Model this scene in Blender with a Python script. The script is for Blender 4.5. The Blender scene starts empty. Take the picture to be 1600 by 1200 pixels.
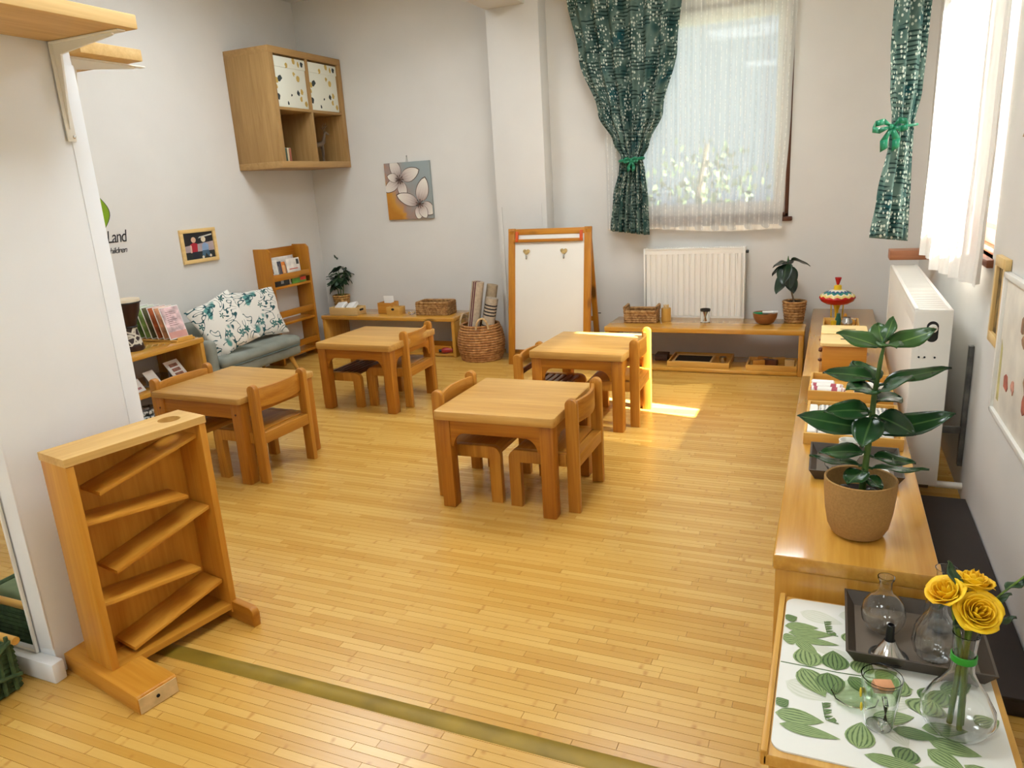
import bpy, bmesh, math, random
from mathutils import Vector, Matrix, Euler, noise

# ------------------------------------------------------------------ camera, world, sun, exposure
K = 0.774                      # drawing units -> metres (every mesh and location goes through it)
scene = bpy.context.scene
COL = scene.collection
R = Vector((0.91941248, 0.38896108, -0.05822351))
U = Vector((-0.05077632, 0.26419432, 0.96313194))
F = Vector((-0.39000316, 0.88255914, -0.26265357))
CAMPOS = Vector((0, 0, 1.55))
cam_data = bpy.data.cameras.new('camera')
cam_data.sensor_fit = 'HORIZONTAL'; cam_data.sensor_width = 36.0
cam_data.lens = 36.0 * 1148.68 / 1600.0
cam_data.clip_start = 0.02
cam = bpy.data.objects.new('camera', cam_data); COL.objects.link(cam)
cam.matrix_world = Matrix(((R.x, U.x, -F.x, 0), (R.y, U.y, -F.y, 0), (R.z, U.z, -F.z, CAMPOS.z * K), (0, 0, 0, 1)))
scene.camera = cam

world = bpy.data.worlds.new('sky'); scene.world = world; world.use_nodes = True
bg = world.node_tree.nodes['Background']
bg.inputs['Color'].default_value = (0.62, 0.80, 1.0, 1); bg.inputs['Strength'].default_value = 0.52

SUN_EL = math.radians(40)
sd = Vector((-0.98 * math.cos(SUN_EL), 0.20 * math.cos(SUN_EL), -math.sin(SUN_EL)))
sun_data = bpy.data.lights.new('sun', 'SUN'); sun_data.energy = 46.0; sun_data.angle = math.radians(0.6)
sun_data.color = (1.0, 0.96, 0.9)
sun = bpy.data.objects.new('sun', sun_data); COL.objects.link(sun)
sun.rotation_euler = sd.to_track_quat('-Z', 'Y').to_euler(); sun.location = (6, -1, 6)

vs = scene.view_settings
vs.view_transform = 'Standard'; vs.look = 'None'; vs.gamma = 1.0; vs.use_curve_mapping = False
vs.exposure = 0.76

# ------------------------------------------------------------------ helpers
random.seed(7)
PI = math.pi

def lin(c):
    return tuple((v / 255 / 12.92) if v / 255 <= 0.04045 else ((v / 255 + 0.055) / 1.055) ** 2.4 for v in c) + (1.0,)

class NT:
    def __init__(s, name):
        s.m = bpy.data.materials.new(name); s.m.use_nodes = True
        s.t = s.m.node_tree; s.n = s.t.nodes; s.b = s.n['Principled BSDF']; s.out = s.n['Material Output']
    def add(s, typ, **kw):
        nd = s.n.new(typ)
        for k, v in kw.items():
            if k.startswith('i_'):
                nd.inputs[k[2:].replace('_', ' ')].default_value = v
            else: setattr(nd, k, v)
        return nd
    def l(s, a, b): s.t.links.new(a, b)
    def math(s, op, a, b=None, clamp=False):
        nd = s.add('ShaderNodeMath', operation=op, use_clamp=clamp)
        for i, v in enumerate((a, b)):
            if v is None: continue
            if isinstance(v, (int, float)): nd.inputs[i].default_value = v
            else: s.l(v, nd.inputs[i])
        return nd.outputs[0]
    def mix(s, fac, a, b):
        nd = s.add('ShaderNodeMix', data_type='RGBA')
        for k, v in ((0, fac), (6, a), (7, b)):
            if isinstance(v, (int, float, tuple)): nd.inputs[k].default_value = v
            else: s.l(v, nd.inputs[k])
        return nd.outputs[2]
    def ramp(s, fac, stops, interp='LINEAR'):
        nd = s.add('ShaderNodeValToRGB'); cr = nd.color_ramp; cr.interpolation = interp
        while len(cr.elements) < len(stops): cr.elements.new(0.5)
        for e, (p, c) in zip(cr.elements, stops): e.position = p; e.color = c
        s.l(fac, nd.inputs[0]); return nd.outputs[0]
    def noise(s, vec, scale, detail=2, rough=0.5, dist=0):
        nd = s.add('ShaderNodeTexNoise'); nd.inputs['Scale'].default_value = scale
        nd.inputs['Detail'].default_value = detail; nd.inputs['Roughness'].default_value = rough
        nd.inputs['Distortion'].default_value = dist
        if vec is not None: s.l(vec, nd.inputs['Vector'])
        return nd.outputs['Fac']
    def bump(s, h, strength=0.2, dist=0.01):
        nd = s.add('ShaderNodeBump'); nd.inputs['Strength'].default_value = strength; nd.inputs['Distance'].default_value = dist
        s.l(h, nd.inputs['Height']); s.l(nd.outputs[0], s.b.inputs['Normal'])
    def coord(s, which='Object'): return s.add('ShaderNodeTexCoord').outputs[which]
    def mapping(s, vec, scale, loc=(0, 0, 0)):
        nd = s.add('ShaderNodeMapping'); nd.inputs['Scale'].default_value = scale; nd.inputs['Location'].default_value = loc
        s.l(vec, nd.inputs['Vector']); return nd.outputs[0]

def plain(name, c, rough=0.5, metal=0.0, var=0.05, scale=12, bump=0.0, bscale=80, spec=0.5):
    s = NT(name); co = s.coord()
    f = s.noise(co, scale, 3)
    a = lin(tuple(max(0, v * (1 - var)) for v in c)); b = lin(tuple(min(255, v * (1 + var)) for v in c))
    s.l(s.ramp(f, [(0.3, a), (0.7, b)]), s.b.inputs['Base Color'])
    s.b.inputs['Roughness'].default_value = rough; s.b.inputs['Metallic'].default_value = metal
    s.b.inputs['Specular IOR Level'].default_value = spec
    if bump: s.bump(s.noise(co, bscale, 3), bump, 0.004)
    return s.m

def wood(name, dark, light, axis='x', rough=0.42, grain=1.0, knots=False, spec=0.4):
    s = NT(name); co = s.coord()
    rnd = s.add('ShaderNodeObjectInfo').outputs['Random']
    off = s.add('ShaderNodeVectorMath', operation='SCALE'); off.inputs[0].default_value = (3.1, 5.3, 7.7); s.l(rnd, off.inputs['Scale'])
    addn = s.add('ShaderNodeVectorMath', operation='ADD'); s.l(co, addn.inputs[0]); s.l(off.outputs[0], addn.inputs[1])
    sc = [22 * grain] * 3; sc['xyz'.index(axis)] = 1.6 * grain
    v = s.mapping(addn.outputs[0], sc)
    f1 = s.noise(v, 1.0, 4, 0.6, 0.8)
    sc2 = [150 * grain] * 3; sc2['xyz'.index(axis)] = 5 * grain
    f2 = s.noise(s.mapping(addn.outputs[0], sc2), 1.0, 2, 0.5)
    f = s.math('ADD', s.math('MULTIPLY', f1, 0.75), s.math('MULTIPLY', f2, 0.25))
    col = s.ramp(f, [(0.3, lin(dark)), (0.68, lin(light))])
    tone = s.math('ADD', 0.93, s.math('MULTIPLY', rnd, 0.12))
    hsv = s.add('ShaderNodeHueSaturation'); s.l(tone, hsv.inputs['Value']); s.l(col, hsv.inputs['Color']); col = hsv.outputs[0]
    if knots:
        sk = [7.0] * 3; sk['xyz'.index(axis)] = 2.6
        vo = s.add('ShaderNodeTexVoronoi', feature='F1'); s.l(s.mapping(addn.outputs[0], sk), vo.inputs['Vector']); vo.inputs['Scale'].default_value = 1.0
        k = s.ramp(vo.outputs['Distance'], [(0.09, (0.8, 0.8, 0.8, 1)), (0.17, (0, 0, 0, 1))])
        col = s.mix(k, col, lin(tuple(c * 0.42 for c in dark)))
    s.l(col, s.b.inputs['Base Color'])
    s.b.inputs['Roughness'].default_value = rough; s.b.inputs['Specular IOR Level'].default_value = spec
    s.bump(f2, 0.12, 0.002)
    if 'pine_' in name: s.b.inputs['Coat Weight'].default_value = 0.6; s.b.inputs['Coat Roughness'].default_value = 0.1
    return s.m

WOODS = {}
def W(kind, axis='x'):
    key = kind + axis
    if key not in WOODS:
        P = {'beech': ((176, 124, 52), (210, 165, 90), 0.40, 1.0, False),
             'beechleg': ((146, 82, 12), (190, 124, 36), 0.42, 1.0, False),
             'chair': ((160, 96, 22), (202, 142, 52), 0.40, 1.0, False),
             'slat': ((74, 38, 22), (116, 64, 36), 0.4, 1.0, False),
             'pine': ((176, 116, 34), (216, 164, 72), 0.20, 0.6, True),
             'pinedark': ((158, 92, 18), (196, 134, 40), 0.36, 0.6, True),
             'oak': ((150, 114, 66), (178, 142, 90), 0.5, 1.4, False),
             'oaklight': ((200, 160, 98), (226, 192, 130), 0.5, 1.2, False),
             'birch': ((184, 116, 26), (216, 158, 62), 0.38, 0.7, False),
             'birchpale': ((198, 150, 78), (230, 190, 116), 0.42, 0.9, False),
             'pale': ((208, 170, 104), (234, 204, 142), 0.45, 1.0, False),
             'white': ((232, 194, 122), (248, 220, 158), 0.45, 1.0, False),
             'bamboo': ((196, 142, 60), (224, 176, 88), 0.4, 1.0, False),
             'brown': ((70, 38, 24), (104, 60, 36), 0.45, 1.0, False),
             'box': ((184, 116, 36), (212, 150, 58), 0.42, 0.9, False)}[kind]
        WOODS[key] = wood('wood_' + kind + '_' + axis, P[0], P[1], axis, P[2], P[3], P[4])
    return WOODS[key]

class MB:
    def __init__(s): s.bm = bmesh.new(); s.uv = s.bm.loops.layers.uv.new('UVMap'); s.mi = 0
    def _fin(s, faces):
        for f in faces: f.material_index = s.mi
    def box(s, x0, x1, y0, y1, z0, z1, bevel=0.0, rot=None, piv=None, seg=2):
        c = [(x0, y0, z0), (x1, y0, z0), (x1, y1, z0), (x0, y1, z0), (x0, y0, z1), (x1, y0, z1), (x1, y1, z1), (x0, y1, z1)]
        v = [s.bm.verts.new(p) for p in c]
        fs = [s.bm.faces.new([v[i] for i in q]) for q in ((0, 3, 2, 1), (4, 5, 6, 7), (0, 1, 5, 4), (1, 2, 6, 5), (2, 3, 7, 6), (3, 0, 4, 7))]
        s._fin(fs)
        if bevel > 0:
            es = list({e for f in fs for e in f.edges})
            r = bmesh.ops.bevel(s.bm, geom=es, offset=bevel, segments=seg, profile=0.5, affect='EDGES', clamp_overlap=True)
            vv = list({x for f in r['faces'] for x in f.verts} | {x for x in v if x.is_valid})
            s._fin(r['faces'])
        else: vv = v
        if rot is not None:
            m = Euler(rot).to_matrix(); p = Vector(piv) if piv else Vector(((x0 + x1) / 2, (y0 + y1) / 2, (z0 + z1) / 2))
            for x in vv: x.co = m @ (x.co - p) + p
        return s
    def prism(s, pts, plane, a, b, bevel=0.0):
        def to(p, t):
            return {'xz': (p[0], t, p[1]), 'xy': (p[0], p[1], t), 'yz': (t, p[0], p[1])}[plane]
        A = [s.bm.verts.new(to(p, a)) for p in pts]; B = [s.bm.verts.new(to(p, b)) for p in pts]
        fs = [s.bm.faces.new(A[::-1]), s.bm.faces.new(B)]
        n = len(pts)
        caps = list(fs)
        for i in range(n): fs.append(s.bm.faces.new((A[i], A[(i + 1) % n], B[(i + 1) % n], B[i])))
        s._fin(fs)
        bmesh.ops.recalc_face_normals(s.bm, faces=fs)
        if bevel > 0:
            es = list({e for f in caps for e in f.edges})
            r = bmesh.ops.bevel(s.bm, geom=es, offset=bevel, segments=2, profile=0.5, affect='EDGES', clamp_overlap=True); s._fin(r['faces'])
        return s
    def lathe(s, prof, c=(0, 0, 0), n=28, cap0=True, cap1=True, wob=None, sx=1.0, sy=1.0):
        rings = []
        for k, (r, z) in enumerate(prof):
            ring = []
            for i in range(n):
                a = 2 * PI * i / n; rr = r * (wob(a, z) if wob else 1)
                ring.append(s.bm.verts.new((c[0] + rr * math.cos(a) * sx, c[1] + rr * math.sin(a) * sy, c[2] + z)))
            rings.append(ring)
        fs = []
        for k in range(len(rings) - 1):
            A, B = rings[k], rings[k + 1]
            for i in range(n):
                j = (i + 1) % n; f = s.bm.faces.new((A[i], A[j], B[j], B[i])); fs.append(f)
                for lp, (uu, vv) in zip(f.loops, ((i, k), (i + 1, k), (i + 1, k + 1), (i, k + 1))): lp[s.uv].uv = (uu / n, vv / max(1, len(rings) - 1))
        if cap0: fs.append(s.bm.faces.new(rings[0][::-1]))
        if cap1: fs.append(s.bm.faces.new(rings[-1]))
        s._fin(fs); return s
    def tube(s, path, r, n=8, closed=False):
        pts = [Vector(p) for p in path]; m = len(pts)
        rr = r if isinstance(r, (list, tuple)) else [r] * m
        rings = []; up = Vector((0.13, 0.21, 1)).normalized()
        for k, p in enumerate(pts):
            if closed: d = pts[(k + 1) % m] - pts[(k - 1) % m]
            else: d = pts[min(k + 1, m - 1)] - pts[max(k - 1, 0)]
            if d.length < 1e-9: d = Vector((0, 0, 1))
            d.normalize(); a = d.cross(up)
            if a.length < 0.05: a = d.cross(Vector((1, 0, 0)))
            a.normalize(); b = d.cross(a)
            rings.append([s.bm.verts.new(p + (a * math.cos(2 * PI * i / n) + b * math.sin(2 * PI * i / n)) * rr[k]) for i in range(n)])
        fs = []
        for k in range(m if closed else m - 1):
            A, B = rings[k], rings[(k + 1) % m]
            for i in range(n):
                j = (i + 1) % n; f = s.bm.faces.new((A[i], B[i], B[j], A[j])); fs.append(f)
                for lp, (uu, vv) in zip(f.loops, ((i, k), (i, k + 1), (i + 1, k + 1), (i + 1, k))): lp[s.uv].uv = (uu / n, vv / m)
        if not closed: fs.append(s.bm.faces.new(rings[0])); fs.append(s.bm.faces.new(rings[-1][::-1]))
        s._fin(fs); return s
    def grid(s, fn, nu, nv, uvs=(1, 1), closed_u=False):
        V = [[s.bm.verts.new(fn(i / nu, j / nv)) for i in range(nu + (0 if closed_u else 1))] for j in range(nv + 1)]
        fs = []
        for j in range(nv):
            for i in range(nu):
                i2 = (i + 1) % nu if closed_u else i + 1
                f = s.bm.faces.new((V[j][i], V[j][i2], V[j + 1][i2], V[j + 1][i])); fs.append(f)
                for lp, (a, b) in zip(f.loops, ((i, j), (i + 1, j), (i + 1, j + 1), (i, j + 1))): lp[s.uv].uv = (a / nu * uvs[0], b / nv * uvs[1])
        s._fin(fs); return s
    def sphere(s, c, r, nu=16, nv=10):
        r = r if isinstance(r, (tuple, list)) else (r, r, r)
        prof = [(math.sin(PI * k / nv), -math.cos(PI * k / nv)) for k in range(1, nv)]
        rings = [[s.bm.verts.new((c[0] + p * r[0] * math.cos(2 * PI * i / nu), c[1] + p * r[1] * math.sin(2 * PI * i / nu), c[2] + z * r[2])) for i in range(nu)] for p, z in prof]
        b = s.bm.verts.new((c[0], c[1], c[2] - r[2])); t = s.bm.verts.new((c[0], c[1], c[2] + r[2])); fs = []
        for i in range(nu):
            j = (i + 1) % nu
            fs.append(s.bm.faces.new((b, rings[0][j], rings[0][i]))); fs.append(s.bm.faces.new((t, rings[-1][i], rings[-1][j])))
            for k in range(len(rings) - 1): fs.append(s.bm.faces.new((rings[k][i], rings[k][j], rings[k + 1][j], rings[k + 1][i])))
        s._fin(fs); return s
    def poly(s, pts):
        f = s.bm.faces.new([s.bm.verts.new(p) for p in pts]); s._fin([f]); return s
    def hole_plate(s, w, d, t, c, cx, cy, rad, n=32):
        """plate w x d x t centred at c, with a round hole at local (cx, cy)"""
        O, I = [], []
        for i in range(n):
            a = 2 * PI * (i + 0.5) / n; dx, dy = math.cos(a), math.sin(a)
            I.append((cx + rad * dx, cy + rad * dy))
            ts = []
            if dx > 1e-6: ts.append((w / 2 - cx) / dx)
            if dx < -1e-6: ts.append((-w / 2 - cx) / dx)
            if dy > 1e-6: ts.append((d / 2 - cy) / dy)
            if dy < -1e-6: ts.append((-d / 2 - cy) / dy)
            tt = min(ts); O.append([cx + tt * dx, cy + tt * dy])
        for q in ((-w / 2, -d / 2), (w / 2, -d / 2), (w / 2, d / 2), (-w / 2, d / 2)):
            k = min(range(n), key=lambda i: (O[i][0] - q[0]) ** 2 + (O[i][1] - q[1]) ** 2); O[k] = list(q)
        def ring(P, z): return [s.bm.verts.new((c[0] + p[0], c[1] + p[1], c[2] + z)) for p in P]
        o0, o1, i0, i1 = ring(O, -t / 2), ring(O, t / 2), ring(I, -t / 2), ring(I, t / 2); fs = []
        for i in range(n):
            j = (i + 1) % n
            for q in ((o1[i], o1[j], i1[j], i1[i]), (o0[j], o0[i], i0[i], i0[j]), (o0[i], o0[j], o1[j], o1[i]), (i0[j], i0[i], i1[i], i1[j])):
                fs.append(s.bm.faces.new(q))
        s._fin(fs); return s
    def xf(s, m):
        for v in s.bm.verts: v.co = m @ v.co
        return s

def mesh_from(name, mb, angle=38):
    bmesh.ops.recalc_face_normals(mb.bm, faces=mb.bm.faces[:])
    me = bpy.data.meshes.new(name); mb.bm.to_mesh(me); mb.bm.free()
    me.transform(Matrix.Scale(K, 4))
    for p in me.polygons: p.use_smooth = True
    me.set_sharp_from_angle(angle=math.radians(angle))
    return me

def tag(o, label=None, cat=None, group=None, kind=None):
    if label: o['label'] = label
    if cat: o['category'] = cat
    if group: o['group'] = group
    if kind: o['kind'] = kind
    return o

def obj(name, mb, mat, parent=None, loc=(0, 0, 0), rot=(0, 0, 0), label=None, cat=None, group=None, kind=None, solid=0, sub=0, angle=38):
    o = bpy.data.objects.new(name, mesh_from(name, mb, angle)); COL.objects.link(o)
    for m in (mat if isinstance(mat, list) else [mat]): o.data.materials.append(m)
    o.location = Vector(loc) * K; o.rotation_euler = rot
    if parent: o.parent = parent
    if solid: md = o.modifiers.new('thick', 'SOLIDIFY'); md.thickness = solid * K; md.offset = 0
    if sub: md = o.modifiers.new('sub', 'SUBSURF'); md.levels = sub; md.render_levels = sub
    return tag(o, label, cat, group, kind)

def thing(name, label, cat, loc=(0, 0, 0), rz=0.0, group=None):
    o = bpy.data.objects.new(name, None); COL.objects.link(o); o.empty_display_size = 0.05
    o.location = Vector(loc) * K; o.rotation_euler = (0, 0, rz)
    return tag(o, label, cat, group)

def dup(root, loc, rz, label, group=None):
    r = root.copy(); COL.objects.link(r); r.location = Vector(loc) * K; r.rotation_euler = (0, 0, rz)
    r['label'] = label
    if group: r['group'] = group
    for ch in list(root.children):
        c = ch.copy(); COL.objects.link(c); c.parent = r
        for g in list(ch.children):
            d = g.copy(); COL.objects.link(d); d.parent = c
    return r

def struct(name, mb, mat, parent=None, loc=(0, 0, 0), label=None, cat=None, angle=38):
    return obj(name, mb, mat, parent, loc, label=label, cat=cat, kind=None if parent else 'structure', angle=angle)

# ------------------------------------------------------------------ common materials
WALL = plain('wall_paint', (216, 213, 207), 0.85, 0, 0.012, 3, 0.05, 60, 0.2)
WHITE = plain('white_lacquer', (236, 234, 226), 0.35, 0, 0.01, 4)
CREAMW = plain('cream_lacquer', (236, 233, 224), 0.3, 0, 0.01, 4)
BLACK = plain('black_plastic', (22, 22, 22), 0.4)
DARKHOLE = plain('dark_interior', (12, 11, 10), 0.8)
STEEL = plain('polished_steel', (200, 198, 194), 0.16, 1.0, 0.02)
PAPER = plain('white_paper', (238, 236, 230), 0.7, 0, 0.01)
SOIL = plain('potting_soil', (34, 26, 20), 0.95, 0, 0.3, 60, 0.6, 120)

# ================================================================== THE ROOM
XL, XR, YB, YF, ZC = -4.915, 0.62, 6.40, -2.8, 3.35
TH = 0.22

def wall_panels(mb, axis, c0, c1, a0, a1, z0, z1, holes):
    def bx(p0, p1, q0, q1):
        if p1 - p0 < 1e-4 or q1 - q0 < 1e-4: return
        if axis == 'x': mb.box(p0, p1, c0, c1, q0, q1)
        else: mb.box(c0, c1, p0, p1, q0, q1)
    cur = a0
    for (h0, h1, hz0, hz1) in sorted(holes):
        bx(cur, h0, z0, z1); bx(h0, h1, z0, hz0); bx(h0, h1, hz1, z1); cur = h1
    bx(cur, a1, z0, z1)
    return mb

W1 = (-1.72, -0.33, 1.17, 2.80)         # window over the back radiator  (x range, z range)
W2 = (3.62, 5.32, 1.13, 2.62)           # window in the right wall       (y range, z range)
W4 = (-4.3, -2.3, 0.9, 2.7)             # rear wall
W5 = (-1.9, 0.1, 0.9, 2.7)

struct('wall_left', wall_panels(MB(), 'y', XL - TH, XL, YF - TH, YB + TH, -0.1, ZC, []), WALL)
struct('wall_back', wall_panels(MB(), 'x', YB, YB + TH, XL, XR + TH, -0.1, ZC, [W1]), WALL)
struct('wall_right', wall_panels(MB(), 'y', XR, XR + TH, YF - TH, YB, -0.1, ZC, [W2]), WALL)
struct('wall_rear', wall_panels(MB(), 'x', YF - TH, YF, XL, XR, -0.1, ZC, [W4, W5]), WALL)
struct('ceiling', MB().box(XL - TH, XR + TH, YF - TH, YB + TH, ZC, ZC + 0.15), WALL)
struct('wall_pillar', MB().box(-2.79, -2.315, 6.22, YB + 0.01, 0, ZC + 0.01, 0.004), WALL)
struct('trim_3', MB().box(-2.765, -2.74, 6.212, 6.222, 0, 1.35).box(-2.385, -2.36, 6.212, 6.222, 0, 1.37), WALL)
struct('ceiling_beam', MB().box(-2.79, -2.43, YF, 6.2205, 2.975, ZC + 0.01, 0.004), WALL)
PW = plain('partition_paint', (238, 241, 244), 0.6, 0, 0.01, 3, 0.03, 50, 0.3)
part = struct('wall_partition', MB().box(-3.9, -2.385, 1.375, 1.895, 0, ZC + 0.01, 0.004), PW)
struct('corner_bead', MB().box(-2.387, -2.381, 1.835, 1.897, 0, 2.02, 0.002).box(-2.45, -2.383, 1.371, 1.378, 0.1, ZC, 0.002), PW, part)
struct('baseboard_partition', MB().box(-3.9, -2.345, 1.332, 1.376, 0, 0.075, 0.006), PW)
struct('ground', MB().box(-60, 60, -60, 60, -1.2, -1.1), plain('outside_ground', (92, 96, 80), 0.9, 0, 0.2, 0.4))

# ---- windows
PANE = NT('window_glass')
_tr = PANE.add('ShaderNodeBsdfTransparent'); _tr.inputs[0].default_value = (0.96, 0.98, 0.98, 1)
_gl = PANE.add('ShaderNodeBsdfGlossy'); _gl.inputs['Roughness'].default_value = 0.02
_mx = PANE.add('ShaderNodeMixShader'); _mx.inputs[0].default_value = 0.05
PANE.l(_tr.outputs[0], _mx.inputs[1]); PANE.l(_gl.outputs[0], _mx.inputs[2]); PANE.l(_mx.outputs[0], PANE.out.inputs[0])
PANE = PANE.m

def window(name, axis, c, out, rng, sashmat, framemat, sash=0.095, mull=0):
    a0, a1, z0, z1 = rng; s = out
    def bar(mb, p0, p1, q0, q1, d0, d1, bev=0.006):
        lo, hi = sorted((c + s * d0, c + s * d1))
        if axis == 'x': mb.box(p0, p1, lo, hi, q0, q1, bev)
        else: mb.box(lo, hi, p0, p1, q0, q1, bev)
        return mb
    t = 0.03
    root = MB(); bar(root, a0, a0 + t, z0, z1, 0.02, 0.12); bar(root, a1 - t, a1, z0, z1, 0.02, 0.12); bar(root, a0, a1, z1 - t, z1, 0.02, 0.12); bar(root, a0, a1, z0, z0 + t, 0.02, 0.12)
    r = struct(name, root, framemat)
    sm = MB(); b0, b1, y0, y1 = a0 + t, a1 - t, z0 + t, z1 - t
    bar(sm, b0, b0 + sash, y0, y1, 0.04, 0.10); bar(sm, b1 - sash, b1, y0, y1, 0.04, 0.10)
    bar(sm, b0 + sash, b1 - sash, y0, y0 + sash, 0.04, 0.10); bar(sm, b0 + sash, b1 - sash, y1 - sash, y1, 0.04, 0.10)
    for k in range(mull):
        m = b0 + (b1 - b0) * (k + 1) / (mull + 1); bar(sm, m - 0.05, m + 0.05, y0 + sash, y1 - sash, 0.04, 0.10)
    struct('sash', sm, sashmat, r)
    struct('pane', bar(MB(), b0 + sash - 0.01, b1 - sash + 0.01, y0 + sash - 0.01, y1 - sash + 0.01, 0.065, 0.072, 0), PANE, r)
    sl = bar(MB(), a0 - 0.03, a1 + 0.03, z0 - 0.035, z0, -0.025, 0.06, 0.006)
    struct('sill', sl, framemat, r)
    # a portal lamp tells the renderer where daylight enters
    ld = bpy.data.lights.new('daylight_portal', 'AREA'); ld.shape = 'RECTANGLE'; ld.size = (a1 - a0) * K; ld.size_y = (z1 - z0) * K
    ld.cycles.is_portal = True
    lo = bpy.data.objects.new('daylight_portal', ld); COL.objects.link(lo)
    am, zm = (a0 + a1) / 2, (z0 + z1) / 2
    lo.location = Vector((am, c + s * 0.19, zm) if axis == 'x' else (c + s * 0.19, am, zm)) * K
    d = Vector((0, -s, 0) if axis == 'x' else (-s, 0, 0)); lo.rotation_euler = d.to_track_quat('-Z', 'Z').to_euler()
    return r

WBROWN = W('brown', 'z')
OUTFR = wood('window_redwood', (120, 66, 38), (158, 92, 56), 'z')
window('window_1', 'x', YB, 1, W1, WHITE, WBROWN)
window('window_2', 'y', XR, 1, W2, OUTFR, OUTFR, 0.07, 0)
window('window_3', 'x', YF, -1, W4, WHITE, WBROWN, 0.07, 1)
window('window_4', 'x', YF, -1, W5, WHITE, WBROWN, 0.07, 1)

# ---- floor: bamboo strips
def bamboo_mat():
    s = NT('bamboo_strip')
    at = s.add('ShaderNodeAttribute', attribute_name='tone'); uvn = s.add('ShaderNodeUVMap', uv_map='UVMap').outputs[0]
    v = s.mapping(uvn, (3.0, 160.0, 1)); g = s.noise(v, 1.0, 3, 0.6)
    big = s.noise(s.mapping(s.coord(), (1.4, 1.4, 1)), 1.0, 2)
    f = s.math('ADD', s.math('MULTIPLY', at.outputs['Fac'], 0.62), s.math('MULTIPLY', g, 0.38))
    col = s.ramp(f, [(0.10, lin((192, 142, 58))), (0.5, lin((207, 162, 79))), (0.9, lin((219, 178, 97)))])
    col = s.mix(s.ramp(big, [(0.35, (0, 0, 0, 1)), (0.75, (0.35, 0.35, 0.35, 1))]), col, lin((200, 148, 60)))
    sep = s.add('ShaderNodeSeparateXYZ'); s.l(uvn, sep.inputs[0])
    fr = s.math('ABSOLUTE', s.math('SUBTRACT', s.math('FRACT', s.math('ADD', s.math('MULTIPLY', sep.outputs[0], 4.1), s.math('MULTIPLY', s.noise(uvn, 30, 2), 0.05))), 0.5))
    node = s.ramp(fr, [(0.006, (1, 1, 1, 1)), (0.03, (0, 0, 0, 1))])
    nm = s.math('MULTIPLY', node, s.ramp(s.noise(s.mapping(uvn, (2.0, 40, 1)), 1.0, 2), [(0.45, (0, 0, 0, 1)), (0.62, (0.6, 0.6, 0.6, 1))]))
    col = s.mix(nm, col, lin((176, 120, 48)))
    s.l(col, s.b.inputs['Base Color'])
    s.b.inputs['Roughness'].default_value = 0.27; s.b.inputs['Specular IOR Level'].default_value = 0.5
    s.b.inputs['Coat Weight'].default_value = 0.25; s.b.inputs['Coat Roughness'].default_value = 0.3
    s.bump(g, 0.06, 0.001)
    return s.m
BAM = bamboo_mat()
FLOOR = struct('floor', MB().box(XL, XR, YF, YB, -0.1, -0.0028), plain('floor_underlay', (196, 146, 66), 0.6))

def strip_geo(strips, name):
    vs_, fc, tones, uvs = [], [], [], []
    g, h = 0.00025, 0.003
    for (x0, x1, y0, y1, z, tone, uo, vo) in strips:
        b = len(vs_); e = 0.0006
        vs_ += [(x0 + g, y0 + g, -h), (x1 - g, y0 + g, -h), (x1 - g, y1 - g, -h), (x0 + g, y1 - g, -h),
                (x0 + g + e, y0 + g + e, z), (x1 - g - e, y0 + g + e, z), (x1 - g - e, y1 - g - e, z), (x0 + g + e, y1 - g - e, z)]
        for q in ((4, 5, 6, 7), (0, 1, 5, 4), (1, 2, 6, 5), (2, 3, 7, 6), (3, 0, 4, 7)):
            fc.append(tuple(b + i for i in q)); uvs += [((vs_[b + i][0]) * K + uo, (vs_[b + i][1]) * K + vo) for i in q]
        tones += [tone] * 8
    me = bpy.data.meshes.new(name); me.from_pydata([tuple(c * K for c in v) for v in vs_], [], fc)
    at = me.attributes.new('tone', 'FLOAT', 'POINT'); at.data.foreach_set('value', tones)
    ul = me.uv_layers.new(name='UVMap'); ul.data.foreach_set('uv', [c for uv in uvs for c in uv])
    o = bpy.data.objects.new(name, me); COL.objects.link(o); me.materials.append(BAM); o.parent = FLOOR
    return o

rs = random.Random(3); strips = []
SW = 0.031; y = YF
while y < YB - 0.002:
    y1 = min(y + SW, YB); x = XL - rs.random() * 0.5
    while x < XR - 0.01:
        ln = rs.choice((0.28, 0.36, 0.46, 0.58, 0.7)); a, b = max(x, XL), min(x + ln, XR)
        if b - a > 0.03: strips.append((a, b, y, y1, rs.random() * 0.0004, rs.random(), rs.random() * 5, rs.random() * 5))
        x += ln
    y = y1
def in_view(s_):
    q = Vector(((s_[0] + s_[1]) / 2, (s_[2] + s_[3]) / 2, 0)) - CAMPOS; d = q.dot(F)
    if d < 0.1: return None
    px, py = 800 + 1148.7 * q.dot(R) / d, 600 - 1148.7 * q.dot(U) / d
    return d if (-20 < px < 1195 and py < 1215 and not (s_[0] < -2.3 and s_[3] > 1.3 and s_[2] < 2.2)) else None
near = sorted(((in_view(t), i) for i, t in enumerate(strips) if in_view(t)), key=lambda t: t[0])[:300]
ids = {i for _, i in near}
for i in sorted(ids): strip_geo([strips[i]], 'plank')
tag(strip_geo([t for i, t in enumerate(strips) if i not in ids], 'plank_field'), kind='stuff')

# ---- brass threshold
BRASS = plain('worn_brass', (140, 114, 30), 0.5, 0.2, 0.10, 9)
struct('trim_1', MB().prism([(1.574, 0), (1.582, 0.006), (1.608, 0.008), (1.634, 0.006), (1.642, 0)], 'yz', -2.30, XR, 0), BRASS)
# short brown ledge on the right wall past the radiator
struct('trim_2', MB().box(0.352, XR, 5.40, 5.56, 0.925, 0.985, 0.004), wood('ledge_redwood', (150, 94, 62), (182, 122, 84), 'x'))

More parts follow.
